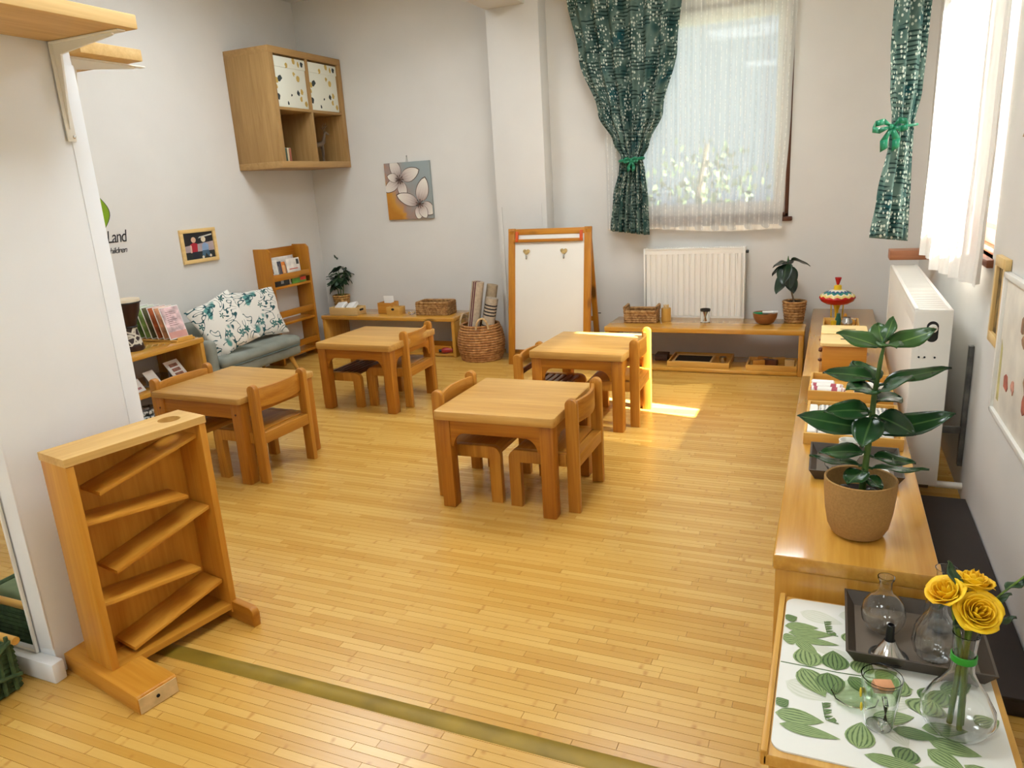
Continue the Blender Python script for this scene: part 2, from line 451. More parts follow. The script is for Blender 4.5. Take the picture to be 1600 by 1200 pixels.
# ---- outside: a tree and a brick house wall seen dimly through the sheers
def leaf_pts(L, Wd, n=6):
    prof = [(t / n, math.sin(PI * (t / n) ** 0.85)) for t in range(n + 1)]
    return [(L * a, Wd * b / 2) for a, b in prof] + [(L * a, -Wd * b / 2) for a, b in prof[-2:0:-1]]
tr = thing('garden_tree', 'leafy garden tree standing outside the back window', 'tree', (-2.6, 16.5, -1.1))
obj('trunk', MB().tube([(0, 0, 0), (0.05, 0, 1.2), (-0.05, 0.05, 2.2), (0.1, 0, 3.2)], [0.16, 0.13, 0.1, 0.05]), plain('tree_bark', (120, 104, 84), 0.9, 0, 0.2, 20), tr)
cm = MB(); rr = random.Random(5)
for k in range(500):
    th, ph, ra = rr.random() * 2 * PI, math.acos(2 * rr.random() - 1), 1.25 * rr.random() ** 0.45
    p = Vector((ra * math.sin(ph) * math.cos(th) * 1.2, ra * math.sin(ph) * math.sin(th), 2.1 + ra * math.cos(ph)))
    m = Euler((rr.random() * 6, rr.random() * 6, rr.random() * 6)).to_matrix()
    cm.poly([p + m @ Vector((a, b, 0)) for a, b in leaf_pts(0.16, 0.09, 3)])
obj('crown', cm, plain('tree_leaves', (74, 92, 54), 0.6, 0, 0.1, 4), tr, kind='stuff')
hb = thing('brick_house', 'pale red brick house wall standing outside the right window', 'house', (5.2, 6.0, -1.1))
obj('wall', MB().box(-0.2, 0.2, -2.5, 3.5, 0, 2.05, 0.01), plain('house_brick', (150, 100, 76), 0.85, 0, 0.08, 8, 0.4, 30), hb)
obj('coping', MB().box(-0.24, 0.24, -2.55, 3.55, 2.05, 2.12, 0.01), plain('coping_stone', (198, 190, 178), 0.8), hb)

# ---- fill light panels added to brighten the room, unseen above the picture
def emit(name, c, st):
    s = NT(name); e = s.add('ShaderNodeEmission'); e.inputs[0].default_value = (*c, 1); e.inputs[1].default_value = st
    s.l(e.outputs[0], s.out.inputs[0]); return s.m
FILL = emit('fill_glow', (0.9, 0.96, 1.0), 10.0)
for lx, ly, lab in ((-3.45, 4.3, 'added fill light panel above the sofa side of the room'), (-1.1, 4.4, 'added fill light panel above the window side of the room'), 
                    (-1.2, 1.9, 'added fill light panel above the foreground floor'), (-3.6, -1.5, 'added fill light panel at the rear left of the room'), (-1.1, -1.5, 'added fill light panel at the rear right of the room')):
    r = thing('fill_light_panel', lab, 'light', (lx, ly, ZC), 0, 'added fill light panels')
    f = MB()
    for q in ((-0.5, 0.5, -0.5, -0.46), (-0.5, 0.5, 0.46, 0.5), (-0.5, -0.46, -0.46, 0.46), (0.46, 0.5, -0.46, 0.46)): f.box(*q, -0.045, -0.001, 0.003)
    obj('frame', f, WHITE, r)
    obj('glow_face', MB().box(-0.46, 0.46, -0.46, 0.46, -0.03, -0.005), FILL, r)

# ================================================================== FURNITURE
def arc(cx, cz, r, a0, a1, n=8):
    return [(cx + r * math.cos(math.radians(a0 + (a1 - a0) * i / n)), cz + r * math.sin(math.radians(a0 + (a1 - a0) * i / n))) for i in range(n + 1)]

def table(c, yaw, wx, wy, label, arch=True, toph=0.048):
    t = thing('play_table', label, 'table', (c[0], c[1], 0), math.radians(yaw), 'low wooden tables')
    H = 0.508; a, b = wx / 2, wy / 2; zt = H - toph
    obj('tabletop', MB().prism(rrect(a, b, 0.018), 'xy', zt, H, 0.008), W('beech', 'x'), t)
    L = 0.068; ins = 0.012
    for sx in (-1, 1):
        for sy in (-1, 1):
            x, y = sx * (a - ins - L / 2), sy * (b - ins - L / 2)
            lg = obj('leg', MB().box(x - L / 2, x + L / 2, y - L / 2, y + L / 2, 0, zt, 0.005), W('beechleg', 'z'), t)
            if not arch:
                obj('peg', MB().lathe([(0.006, 0), (0.006, 0.003)], (0, 0, 0), 10).xf(Matrix.Translation((x, y - L / 2 - 0.0015, zt - 0.06)) @ Matrix.Rotation(PI / 2, 4, 'X')), W('brown', 'z'), lg)
    th = 0.022
    def apron_prof(half):
        if not arch: return [(-half, zt - 0.085), (half, zt - 0.085), (half, zt), (-half, zt)]
        dz = zt - 0.135; r = 0.07
        p = [(-half, zt), (-half, dz)] + [(-half + 0.018, dz)]
        p += [(-half + 0.018 + r * (1 - math.cos(x)) * 0.9, dz + r * math.sin(x)) for x in [PI / 2 * i / 7 for i in range(1, 8)]]
        q = [(-x, z) for x, z in p]
        return p + q[::-1]
    hx, hy = a - ins - L + 0.004, b - ins - L + 0.004
    for sy in (-1, 1):
        y = sy * (b - ins - 0.012); obj('apron', MB().prism(apron_prof(hx), 'xz', y - th / 2 - (0.006 if sy > 0 else -0.006), y + th / 2 - (0.006 if sy > 0 else -0.006), 0.002), W('beechleg', 'x'), t)
    for sx in (-1, 1):
        x = sx * (a - ins - 0.018); obj('apron', MB().prism(apron_prof(hy), 'yz', x - th / 2, x + th / 2, 0.002), W('beechleg', 'y'), t)
    return t

def rrect(a, b, r, n=5):
    p = []
    for cx, cy, s in ((a - r, b - r, 0), (-a + r, b - r, 90), (-a + r, -b + r, 180), (a - r, -b + r, 270)):
        p += arc(cx, cy, r, s, s + 90, n)
    return p

table((-1.436, 3.291), 0.6, 0.625, 0.635, 'nearest wooden table with thick rounded top and arched aprons')
table((-3.245, 3.243), -1.6, 0.675, 0.635, 'wooden table with plain straight apron in front of the grey sofa', False, 0.036)
table((-1.436, 4.576), -1.5, 0.628, 0.635, 'sunlit wooden table standing in front of the white easel')
table((-3.121, 4.591), -1.6, 0.655, 0.635, 'wooden table beside the long bench with the small potted fig')

def chair(name, label, low=False):
    t = thing(name, label, 'chair', (0, 0, 0), 0, 'small wooden chairs')
    H, S = (0.482, 0.262) if low else (0.572, 0.298)
    pw, th, hw = 0.060, 0.036, 0.197
    xb, xf = -0.150, 0.150
    wz, wx, wy = W('chair', 'z'), W('chair', 'x'), W('chair', 'y')
    for s in (-1, 1):
        y0, y1 = sorted((s * (hw - th / 2), s * (hw + th / 2)))
        pts = [(xb - pw / 2, 0), (xb + pw / 2, 0)] + [(xb + pw / 2 * math.cos(a), H - pw / 2 + pw / 2 * math.sin(a)) for a in [PI * i / 12 for i in range(13)]]
        obj('back_post', MB().prism(pts, 'xz', y0, y1, 0.007), wz, t)
        r = 0.045; rl = 0.062
        pts = [(xb + pw / 2, S - rl), (xf - pw / 2 - 0.0, S - rl)] + [(xf - pw / 2, S - rl - 0.001), (xf - pw / 2, 0), (xf + pw / 2, 0)] + arc(xf + pw / 2 - r, S - r, r, 0, 90, 8) + [(xb + pw / 2, S)]
        obj('leg', MB().prism(pts, 'xz', y0, y1, 0.006), wz, t)
    iy = hw - th / 2
    if low:
        for k in range(6):
            x = -0.105 + k * 0.046
            obj('seat_slat', MB().box(x - 0.0165, x + 0.0165, -iy, iy, S - 0.020, S - 0.002, 0.003), W('slat', 'y'), t)
        obj('back_rail', MB().box(xb - 0.008, xb + 0.008, -iy, iy, 0.335, 0.372, 0.004), W('slat', 'y'), t)
    else:
        pr = [(xb + 0.018, S - 0.024), (xf - 0.012, S - 0.024), (xf - 0.004, S - 0.045), (xf + 0.018, S - 0.045), (xf + 0.02, S - 0.022), (xf + 0.006, S - 0.004), (xf - 0.01, S), (xb + 0.018, S)]
        obj('seat', MB().prism(pr, 'xz', -iy, iy, 0.002), W('chair', 'y'), t)
        obj('seat_rail', MB().box(xb - 0.028, xb + 0.018, -iy, iy, S - 0.068, S - 0.004, 0.004), wy, t)
    # curved backrest between the posts
    z0, z1 = (0.405, 0.468) if low else (0.435, 0.545)
    def back(o):
        out = []
        for i in range(13):
            v = -iy + 2 * iy * i / 12; out.append((xb + 0.012 - 0.034 * (1 - (v / iy) ** 2) + o, v))
        return out
    obj('backrest', MB().prism(back(-0.009) + back(0.009)[::-1], 'xy', z0, z1, 0.004), wy, t)
    return t

c0 = chair('child_chair', 'wooden chair at the nearest table, backrest towards the windows')
c0.location = Vector((-1.225, 3.297, 0)) * K; c0.rotation_euler = (0, 0, PI)
dup(c0, (-1.640, 3.307, 0), math.radians(1), 'wooden chair tucked under the left side of the nearest table')
dup(c0, (-3.015, 3.190, 0), math.radians(180 - 2), 'wooden chair facing the sofa from the plain-aproned table')
dup(c0, (-3.450, 3.180, 0), math.radians(-2), 'wooden chair between the plain-aproned table and the left wall shelf')
dup(c0, (-1.255, 4.594, 0), math.radians(180 + 2), 'brightly sunlit wooden chair beside the patch of sun on the floor')
dup(c0, (-2.965, 4.655, 0), math.radians(180 + 3), 'wooden chair beside the coiled basket and the long bench')
l0 = chair('slatted_chair', 'low chair with dark slatted seat in front of the easel', True)
l0.location = Vector((-1.685, 4.466, 0)) * K
dup(l0, (-3.335, 4.590, 0), 0, 'low chair with dark slatted seat hidden under the table by the fig bench')

# ---- long low shelf units (top board, end panels, bottom board, divider)
def bench(name, label, x0, x1, y0, y1, h, mt='pine', along='x', t=0.04, bottom=True, back=False, cat='bench', divs=0):
    r = thing(name, label, cat, ((x0 + x1) / 2, (y0 + y1) / 2, 0))
    a, b = (x1 - x0) / 2, (y1 - y0) / 2
    obj('top_board', MB().box(-a, a, -b, b, h - t, h, 0.008), W(mt, along), r)
    e = 0.035
    if along == 'x':
        for s in (-1, 1): obj('end_panel', MB().box(*sorted((s * (a - 0.006), s * (a - 0.006 - e))), -b + 0.008, b - 0.004, 0, h - t, 0.004), W(mt, 'z'), r)
        for k in range(divs): x = -a + 2 * a * (k + 1) / (divs + 1); obj('divider', MB().box(x - e / 2, x + e / 2, -b + 0.02, b - 0.004, 0.03, h - t, 0.003), W(mt, 'z'), r)
        if bottom: obj('bottom_board', MB().box(-a + e + 0.006, a - e - 0.006, -b + 0.012, b - 0.004, 0.004, 0.03, 0.004), W(mt, 'x'), r)
    else:
        for s in (-1, 1): obj('end_panel', MB().box(-a + 0.008, a - 0.004, *sorted((s * (b - 0.006), s * (b - 0.006 - e))), 0, h - t, 0.004), W(mt, 'z'), r)
        for k in range(divs): y = -b + 2 * b * (k + 1) / (divs + 1); obj('divider', MB().box(-a + 0.02, a - 0.004, y - e / 2, y + e / 2, 0.03, h - t, 0.003), W(mt, 'z'), r)
        if bottom: obj('bottom_board', MB().box(-a + 0.012, a - 0.004, -b + e + 0.006, b - e - 0.006, 0.004, 0.03, 0.004), W(mt, 'y'), r)
    return r
bench('low_bench', 'long pine bench under the back window radiator', -1.702, -0.15, 5.803, 6.27, 0.362)
bench('low_bench', 'long pine bench with baskets along the painting wall', -4.70, -3.19, 5.975, 6.385, 0.379)
bench('low_shelf', 'near pine shelf unit along the right wall carrying the large rubber plant', -0.115, 0.33, 2.12, 4.236, 0.43, 'pine', 'y', 0.05, True, False, 'shelf', 1)
bench('low_shelf', 'far pine shelf unit along the right wall carrying the spinning top', -0.113, 0.328, 4.239, 6.385, 0.43, 'pine', 'y', 0.05, True, False, 'shelf', 1)
sl = bench('low_shelf', 'pine shelf beside the sofa carrying the drum and the card holder', -4.90, -4.40, 2.95, 4.16, 0.552, 'pine', 'y', 0.04, True, False, 'shelf', 0)
obj('middle_board', MB().box(-0.24, 0.246, -0.563, 0.563, 0.235, 0.265, 0.004), W('pine', 'y'), sl)

# low table in the foreground
lt = thing('low_table', 'low wooden table under the leaf-print placemat in the right foreground', 'table', (0.17, 1.755, 0))
obj('tabletop', MB().box(-0.255, 0.255, -0.335, 0.335, 0.285, 0.317, 0.006), W('bamboo', 'y'), lt)
obj('rim', MB().box(-0.258, -0.242, -0.335, 0.335, 0.2855, 0.326, 0.004), W('bamboo', 'y'), lt)
for sx in (-1, 1):
    for sy in (-1, 1): obj('leg', MB().box(sx * 0.22 - 0.02, sx * 0.22 + 0.02, sy * 0.30 - 0.02, sy * 0.30 + 0.02, 0, 0.285, 0.004), W('pine', 'z'), lt)
for sy in (-1, 1): obj('apron', MB().box(-0.2, 0.2, sy * 0.305 - 0.01, sy * 0.305 + 0.01, 0.215, 0.285, 0.003), W('pine', 'x'), lt)
obj('apron', MB().box(-0.235, -0.215, -0.285, 0.285, 0.215, 0.285, 0.003), W('pine', 'y'), lt)

# ---- ball-run toy
tb = thing('ball_run', 'birch plywood ball run with sloping ramps leaning by the white partition', 'toy', (-2.160, 1.6415, 0), math.radians(-11))
D2, LH, Z0, Z1 = 0.082, 0.242, 0.050, 0.79          # half depth (x), half length (y)
bx_, bz_ = W('birch', 'y'), W('birch', 'z')
for s in (-1, 1): obj('side_panel', MB().box(-D2, D2, *sorted((s * LH, s * (LH - 0.026))), Z0 - 0.02, Z1 - 0.002, 0.003), bz_, tb)
obj('back_panel', MB().box(-D2 + 0.002, -D2 + 0.014, -LH + 0.02, LH - 0.02, Z0, Z1 - 0.02), W('birch', 'z'), tb)
obj('top_panel', MB().hole_plate(2 * D2 + 0.004, 2 * LH + 0.004, 0.026, (0, 0, Z1 + 0.012), 0.0, LH - 0.085, 0.038), W('birchpale', 'y'), tb)
obj('bottom_panel', MB().hole_plate(2 * D2 - 0.002, 2 * LH - 0.05, 0.022, (0, 0, Z0 + 0.005), 0.01, -LH + 0.085, 0.036), bx_, tb)
for (ya, za, yb, zb) in ((-0.150, 0.655, 0.212, 0.737), (-0.212, 0.572, 0.140, 0.530), (-0.150, 0.372, 0.212, 0.460), (-0.212, 0.282, 0.138, 0.243), (-0.147, 0.078, 0.212, 0.155)):
    obj('ramp', MB().prism([(ya, za), (yb, zb), (yb, zb + 0.013), (ya, za + 0.013)], 'yz', -D2 + 0.014, D2 - 0.022, 0.002), W('birch', 'y'), tb)
PLY = plain('pale_ply_end', (214, 184, 132), 0.5, 0, 0.08, 30)
def foot(y0, y1, z1, rnd, xe):
    pts = [(-0.20, 0), (xe - 0.002, 0), (xe, z1 - rnd)] + arc(xe - rnd, z1 - rnd, rnd, 0, 90, 5) + [(-0.195, z1), (-0.20, z1 - 0.005)]
    return MB().prism(pts, 'xz', y0, y1, 0.003)
f1 = obj('foot', foot(-LH - 0.034, -LH + 0.100, 0.064, 0.010, 0.288), W('birch', 'x'), tb)
obj('foot_end', MB().box(0.2865, 0.2905, -LH - 0.031, -LH + 0.097, 0.003, 0.056), PLY, f1)
obj('screw_hole', MB().lathe([(0.006, 0), (0.006, 0.002)], (0, 0, 0), 10).xf(Matrix.Translation((0.2905, -LH + 0.03, 0.032)) @ Matrix.Rotation(PI / 2, 4, 'Y')), DARKHOLE, f1)
obj('foot', foot(LH - 0.022, LH + 0.008, 0.075, 0.025, 0.205), W('pinedark', 'x'), tb)

# ---- wall shelves on the partition
def bracket(parent, loc, rz):
    b = MB()
    b.box(0, 0.006, -0.016, 0.016, -0.31, 0, 0.002).box(0, 0.32, -0.016, 0.016, -0.006, 0, 0.002)
    b.prism([(0.004, -0.27), (0.010, -0.27), (0.035, -0.04), (0.28, -0.012), (0.28, -0.004), (0.004, -0.004)], 'xz', -0.004, 0.004)
    o = obj('bracket', b, WHITE, parent, loc, (0, 0, rz))
    m = MB()
    for z in (-0.075, -0.295): m.sphere((0.007, 0.008, z), (0.003, 0.006, 0.006), 8, 6)
    obj('screw', m, STEEL, o)
s1 = thing('wall_shelf', 'oak wall shelf on white bracket running towards the viewer', 'shelf', (-2.381, 1.2, 2.083))
obj('board', MB().box(0, 0.35, -0.9, 0.67, 0, 0.042, 0.003), W('oaklight', 'y'), s1)
bracket(s1, (0.001, 0.632, -0.0005), 0); bracket(s1, (0.001, -0.5, -0.0005), 0)
s2 = thing('wall_shelf', 'shorter oak wall shelf behind the partition edge', 'shelf', (-2.95, 1.8965, 2.055))
obj('board', MB().box(-0.55, 0.615, 0, 0.25, 0, 0.04, 0.003), W('oaklight', 'x'), s2)
bracket(s2, (0.53, 0.001, -0.0005), PI / 2)

# ---- cube shelf on the left wall
cs = thing('cube_shelf', 'oak four-cube shelf hung in the corner high on the wall', 'shelf', (XL, 5.885, 1.80))
cx0, cx1, cyh, czh, ct = 0.003, 0.49, 0.508, 0.99, 0.055
obj('top_board', MB().box(cx0, cx1, -cyh, cyh, czh - ct, czh, 0.002), W('oak', 'y'), cs)
obj('bottom_board', MB().box(cx0, cx1, -cyh, cyh, 0, ct, 0.002), W('oak', 'y'), cs)
for s in (-1, 1): obj('side_board', MB().box(cx0, cx1, *sorted((s * cyh, s * (cyh - ct))), ct, czh - ct, 0.001), W('oak', 'z'), cs)
obj('divider', MB().box(cx0, cx1 - 0.004, -cyh + ct, cyh - ct, czh / 2 - 0.012, czh / 2 + 0.012, 0.001), W('oak', 'y'), cs)
for za, zb in ((ct, czh / 2 - 0.012), (czh / 2 + 0.012, czh - ct)): obj('divider', MB().box(cx0, cx1 - 0.004, -0.012, 0.012, za, zb, 0.001), W('oak', 'z'), cs)
obj('back_panel', MB().box(cx0, cx0 + 0.008, -cyh + ct, cyh - ct, ct, czh - ct), W('oak', 'z'), cs)

# ================================================================== CURTAINS
def green_fabric():
    s = NT('green_print_cotton'); uv = s.add('ShaderNodeUVMap', uv_map='UVMap').outputs[0]
    base = s.ramp(s.noise(uv, 5, 2), [(0.36, lin((48, 80, 76))), (0.52, lin((104, 126, 116))), (0.68, lin((34, 80, 84)))])
    wv = s.add('ShaderNodeTexWave', wave_type='BANDS', bands_direction='Y'); wv.inputs['Scale'].default_value = 15; wv.inputs['Distortion'].default_value = 2.5; wv.inputs['Detail'].default_value = 1; wv.inputs['Detail Scale'].default_value = 0.6
    s.l(uv, wv.inputs['Vector'])
    lm = s.math('MULTIPLY', s.ramp(wv.outputs['Fac'], [(0.62, (0, 0, 0, 1)), (0.72, (1, 1, 1, 1))]), s.ramp(s.noise(s.mapping(uv, (7, 12, 1)), 1.0, 1), [(0.48, (0, 0, 0, 1)), (0.52, (0.85, 0.85, 0.85, 1))]))
    col = s.mix(lm, base, lin((20, 42, 42)))
    vo = s.add('ShaderNodeTexVoronoi', feature='F1'); vo.inputs['Scale'].default_value = 46; vo.inputs['Randomness'].default_value = 0.55; s.l(uv, vo.inputs['Vector'])
    dots = s.math('MULTIPLY', s.ramp(vo.outputs['Distance'], [(0.30, (1, 1, 1, 1)), (0.38, (0, 0, 0, 1))]), s.ramp(s.noise(s.mapping(uv, (1, 1, 1), (3, 7, 0)), 9, 1), [(0.45, (0, 0, 0, 1)), (0.48, (1, 1, 1, 1))]))
    vo2 = s.add('ShaderNodeTexVoronoi', feature='F1'); vo2.inputs['Scale'].default_value = 22; s.l(uv, vo2.inputs['Vector'])
    d2 = s.ramp(vo2.outputs['Distance'], [(0.11, (0.8, 0.8, 0.8, 1)), (0.15, (0, 0, 0, 1))])
    col = s.mix(s.math('MAXIMUM', dots, d2), col, lin((206, 214, 200)))
    s.l(col, s.b.inputs['Base Color']); s.b.inputs['Roughness'].default_value = 0.85; s.b.inputs['Specular IOR Level'].default_value = 0.15
    tl = s.add('ShaderNodeBsdfTranslucent'); s.l(col, tl.inputs[0])
    mx = s.add('ShaderNodeMixShader'); mx.inputs[0].default_value = 0.18
    s.l(s.b.outputs[0], mx.inputs[1]); s.l(tl.outputs[0], mx.inputs[2]); s.l(mx.outputs[0], s.out.inputs[0])
    return s.m
GREEN = green_fabric()
RIB = plain('green_satin', (28, 118, 84), 0.3, 0, 0.12, 20)

def sheer_mat(name, open_=0.34, stripe=26, tlu=0.5):
    s = NT(name); uv = s.add('ShaderNodeUVMap', uv_map='UVMap').outputs[0]
    sep = s.add('ShaderNodeSeparateXYZ'); s.l(uv, sep.inputs[0])
    fr = s.math('ABSOLUTE', s.math('SUBTRACT', s.math('FRACT', s.math('MULTIPLY', sep.outputs[0], stripe)), 0.5))
    line = s.ramp(fr, [(0.05, (1, 1, 1, 1)), (0.09, (0, 0, 0, 1))])
    knot = s.ramp(s.noise(s.mapping(uv, (stripe, 90, 1)), 1.0, 1), [(0.45, (0.25, 0.25, 0.25, 1)), (0.55, (1, 1, 1, 1))])
    dense = s.math('MULTIPLY', line, knot)
    df = s.add('ShaderNodeBsdfDiffuse'); df.inputs[0].default_value = lin((240, 238, 232))
    tl = s.add('ShaderNodeBsdfTranslucent'); tl.inputs[0].default_value = lin((240, 240, 238))
    tp = s.add('ShaderNodeBsdfTransparent')
    cl = s.add('ShaderNodeMixShader'); s.l(s.math('MULTIPLY', s.math('SUBTRACT', 1.0, s.math('MULTIPLY', dense, 0.85)), tlu), cl.inputs[0]); s.l(df.outputs[0], cl.inputs[1]); s.l(tl.outputs[0], cl.inputs[2])
    fac = s.math('SUBTRACT', open_, s.math('MULTIPLY', dense, open_ * 0.8))
    mx = s.add('ShaderNodeMixShader'); s.l(fac, mx.inputs[0]); s.l(cl.outputs[0], mx.inputs[1]); s.l(tp.outputs[0], mx.inputs[2]); s.l(mx.outputs[0], s.out.inputs[0])
    return s.m
SHEER = sheer_mat('sheer_voile', 0.34, 26)
SHEER2 = sheer_mat('sheer_voile_slub', 0.045, 16, 0.17)

def drape(rows, nfold, nu=120, nv=60, ucloth=1.0, skew=None, phase=0.0):
    """rows: list of (z, centre xy, half-width vector xy, fold amplitude); cloth hangs through them"""
    rows = sorted(rows, key=lambda r: -r[0]); zt, zb = rows[0][0], rows[-1][0]
    def at(z):
        for a, b in zip(rows, rows[1:]):
            if b[0] <= z <= a[0]:
                t = (a[0] - z) / max(1e-6, a[0] - b[0]); t = t * t * (3 - 2 * t)
                L = lambda p, q: tuple(x + (y - x) * t for x, y in zip(p, q))
                return L(a[1], b[1]), L(a[2], b[2]), a[3] + (b[3] - a[3]) * t
        return rows[-1][1:]
    def fn(u, v):
        z = zt + (zb - zt) * v; c, h, amp = at(z); s = 2 * u - 1
        n = Vector((-h[1], h[0])); n = n.normalized() if n.length > 1e-6 else Vector((0, 1))
        o = amp * (math.sin(2 * PI * nfold * u + phase + 0.5 * math.sin(3 * u + 2 * v)) + 0.35 * math.sin(2 * PI * nfold * 2.3 * u + 1.3))
        zz = z + (skew(u) * v if skew else 0)
        return (c[0] + h[0] * s + n.x * o, c[1] + h[1] * s + n.y * o, zz)
    return MB().grid(fn, nu, nv, (ucloth * K, (zt - zb) * K))

def bow(parent, c, s=1.0, facing=(0, -1)):
    b = MB(); fx, fy = facing; sx, sy = -fy, fx       # side direction
    for sg in (-1, 1):
        P = [(0, 0, 0), (sg * 0.035, 0.02, 0.028), (sg * 0.075, 0.028, 0.02), (sg * 0.085, 0.03, -0.008), (sg * 0.05, 0.02, -0.016), (0, 0, 0)]
        for k in range(len(P) - 1):
            (a0, b0, c0_), (a1, b1, c1_) = P[k], P[k + 1]
            q = lambda a, d, z: (c[0] + s * (a * sx + d * fx), c[1] + s * (a * sy + d * fy), c[2] + s * z)
            w0, w1 = (0.005 if k == 0 else 0.015), (0.005 if k == len(P) - 2 else 0.015)
            b.poly([q(a0, b0 + 0.004 * k, c0_ - w0), q(a1, b1 + 0.004 * k, c1_ - w1), q(a1, b1 + 0.004 * k, c1_ + w1), q(a0, b0 + 0.004 * k, c0_ + w0)])
        q = lambda a, d, z: (c[0] + s * (a * sx + d * fx), c[1] + s * (a * sy + d * fy), c[2] + s * z)
        b.poly([q(-0.008, 0.014, 0), q(0.010, 0.014, 0), q(sg * 0.03 + 0.020, 0.03, -0.060), q(sg * 0.03 - 0.018, 0.028, -0.068)])
        b.poly([q(sg * 0.03 + 0.020, 0.03, -0.060), q(sg * 0.03 - 0.018, 0.028, -0.068), q(sg * 0.028 - 0.016, 0.03, -0.125), q(sg * 0.028 + 0.022, 0.035, -0.105)])
    b.sphere((c[0] + s * 0.016 * fx, c[1] + s * 0.016 * fy, c[2]), 0.013 * s, 10, 8)
    return obj('ribbon_bow', b, RIB, parent, solid=0.002)

# back window: green curtain tied at the waist
gc = thing('green_curtain', 'green printed curtain tied with ribbon beside the back window', 'curtain', (0, 0, 0))
obj('cloth', drape([(3.0, (-1.60, 6.22), (0.47, 0), 0.022), (2.5, (-1.58, 6.22), (0.40, 0), 0.026), (2.05, (-1.565, 6.23), (0.27, 0), 0.026), (1.80, (-1.56, 6.235), (0.15, 0), 0.022),
                    (1.685, (-1.556, 6.24), (0.090, 0), 0.016), (1.6, (-1.558, 6.24), (0.108, 0), 0.022), (1.35, (-1.575, 6.24), (0.150, 0), 0.026), (1.075, (-1.585, 6.24), (0.168, 0), 0.028)], 6.5, 150, 70, 1.3,
                   lambda u: 0.045 * (1 - u) - 0.01), GREEN, gc, solid=0.004)
obj('tie', MB().tube([(-1.556 + 0.100 * math.cos(a), 6.24 + 0.045 * math.sin(a), 1.682 + 0.006 * math.cos(a)) for a in [2 * PI * i / 28 for i in range(28)]], 0.013, 8, True), RIB, gc)
bow(gc, (-1.545, 6.192, 1.675), 0.72, (0, -1))

def wavy(c0, c1, a):
    return lambda u: a * math.sin(7 * u) + c0 + (c1 - c0) * u
sh1 = thing('sheer_curtain', 'white striped sheer curtain hanging across the back window', 'curtain', (0, 0, 0))
obj('cloth', drape([(2.98, (-1.065, 6.325), (0.75, 0), 0.012), (2.0, (-1.07, 6.325), (0.735, 0), 0.012), (1.085, (-1.085, 6.325), (0.715, 0), 0.013)], 11, 220, 40, 1.9, wavy(0.02, -0.01, 0.012)), SHEER, sh1)
obj('hem', drape([(1.118, (-1.085, 6.324), (0.715, 0), 0.013), (1.085, (-1.085, 6.324), (0.716, 0), 0.0135)], 11, 220, 2, 1.9, wavy(0.02, -0.01, 0.012)), plain('sheer_hem', (232, 226, 214), 0.8), sh1)
ROD = plain('curtain_rod_white', (225, 222, 214), 0.4)
rod = thing('curtain_rod', 'white curtain rod above the back window', 'curtain rod', (-1.2, 6.27, 3.0))
obj('pole', MB().tube([(-1.0, 0, 0), (1.0, 0, 0)], 0.012), ROD, rod)
for s in (-0.95, 0.95): obj('bracket', MB().box(s - 0.012, s + 0.012, 0, 0.13, -0.012, 0.012), ROD, rod)
rod = thing('curtain_rod', 'white curtain rod above the right window', 'curtain rod', (0.47, 4.5, 2.75))
obj('pole', MB().tube([(0, -1.1, 0), (0, 1.1, 0)], 0.012), ROD, rod)
for s in (-1.05, 1.05): obj('bracket', MB().box(0, 0.15, s - 0.012, s + 0.012, -0.012, 0.012), ROD, rod)

# right window: green curtain and two sheers
g2 = thing('green_curtain', 'green printed curtain with ribbon bow beside the sunny right window', 'curtain', (0, 0, 0))
CY = 5.22
obj('cloth', drape([(2.74, (0.37, CY), (0.10, 0.085), 0.022), (2.2, (0.365, CY), (0.095, 0.085), 0.022), (1.95, (0.368, CY), (0.085, 0.07), 0.02), (1.745, (0.362, CY), (0.060, 0.04), 0.014), (1.65, (0.36, CY), (0.064, 0.045), 0.016),
                    (1.3, (0.345, CY), (0.092, 0.075), 0.022), (1.055, (0.335, CY), (0.108, 0.085), 0.025)], 2.6, 110, 60, 0.75, lambda u: 0.04 * (1 - u)), GREEN, g2, solid=0.004)
obj('tie', MB().tube([(0.362 + 0.072 * math.cos(a), CY + 0.04 * math.sin(a), 1.742 + 0.008 * math.cos(a)) for a in [2 * PI * i / 28 for i in range(28)]], 0.008, 8, True), RIB, g2)
bow(g2, (0.300, CY - 0.05, 1.745), 1.15, (-0.35, -0.94))

def panel(name, label, a, b, ztop, zbot, bulge, nf, skewf):
    h = ((a[0] - b[0]) / 2, (a[1] - b[1]) / 2); m = ((a[0] + b[0]) / 2, (a[1] + b[1]) / 2)
    r = thing(name, label, 'curtain', (0, 0, 0))
    rows = [(ztop, (m[0] - 0.0, m[1]), h, 0.016), (1.6, (m[0] - bulge * 0.5, m[1]), h, 0.018), (1.2, (m[0] - bulge, m[1]), h, 0.02), (zbot, (m[0] - bulge * 1.3, m[1]), h, 0.022)]
    obj('cloth', drape(rows, nf, 120, 40, 1.3, skewf), SHEER2, r)
    rows2 = [(zbot + 0.05, (m[0] - bulge * 1.28 - 0.001, m[1]), h, 0.0215), (zbot, (m[0] - bulge * 1.3 - 0.001, m[1]), h, 0.022)]
    return r
panel('sheer_curtain', 'near white sheer curtain panel draped over the right radiator', (0.585, 3.50), (0.495, 4.41), 2.74, 1.0, 0.015, 5, lambda u: 0.03 * u)
panel('sheer_curtain', 'far white sheer curtain panel glowing in sun next to the green bow', (0.565, 4.59), (0.53, 5.25), 2.74, 0.985, 0.01, 4, lambda u: 0.0)

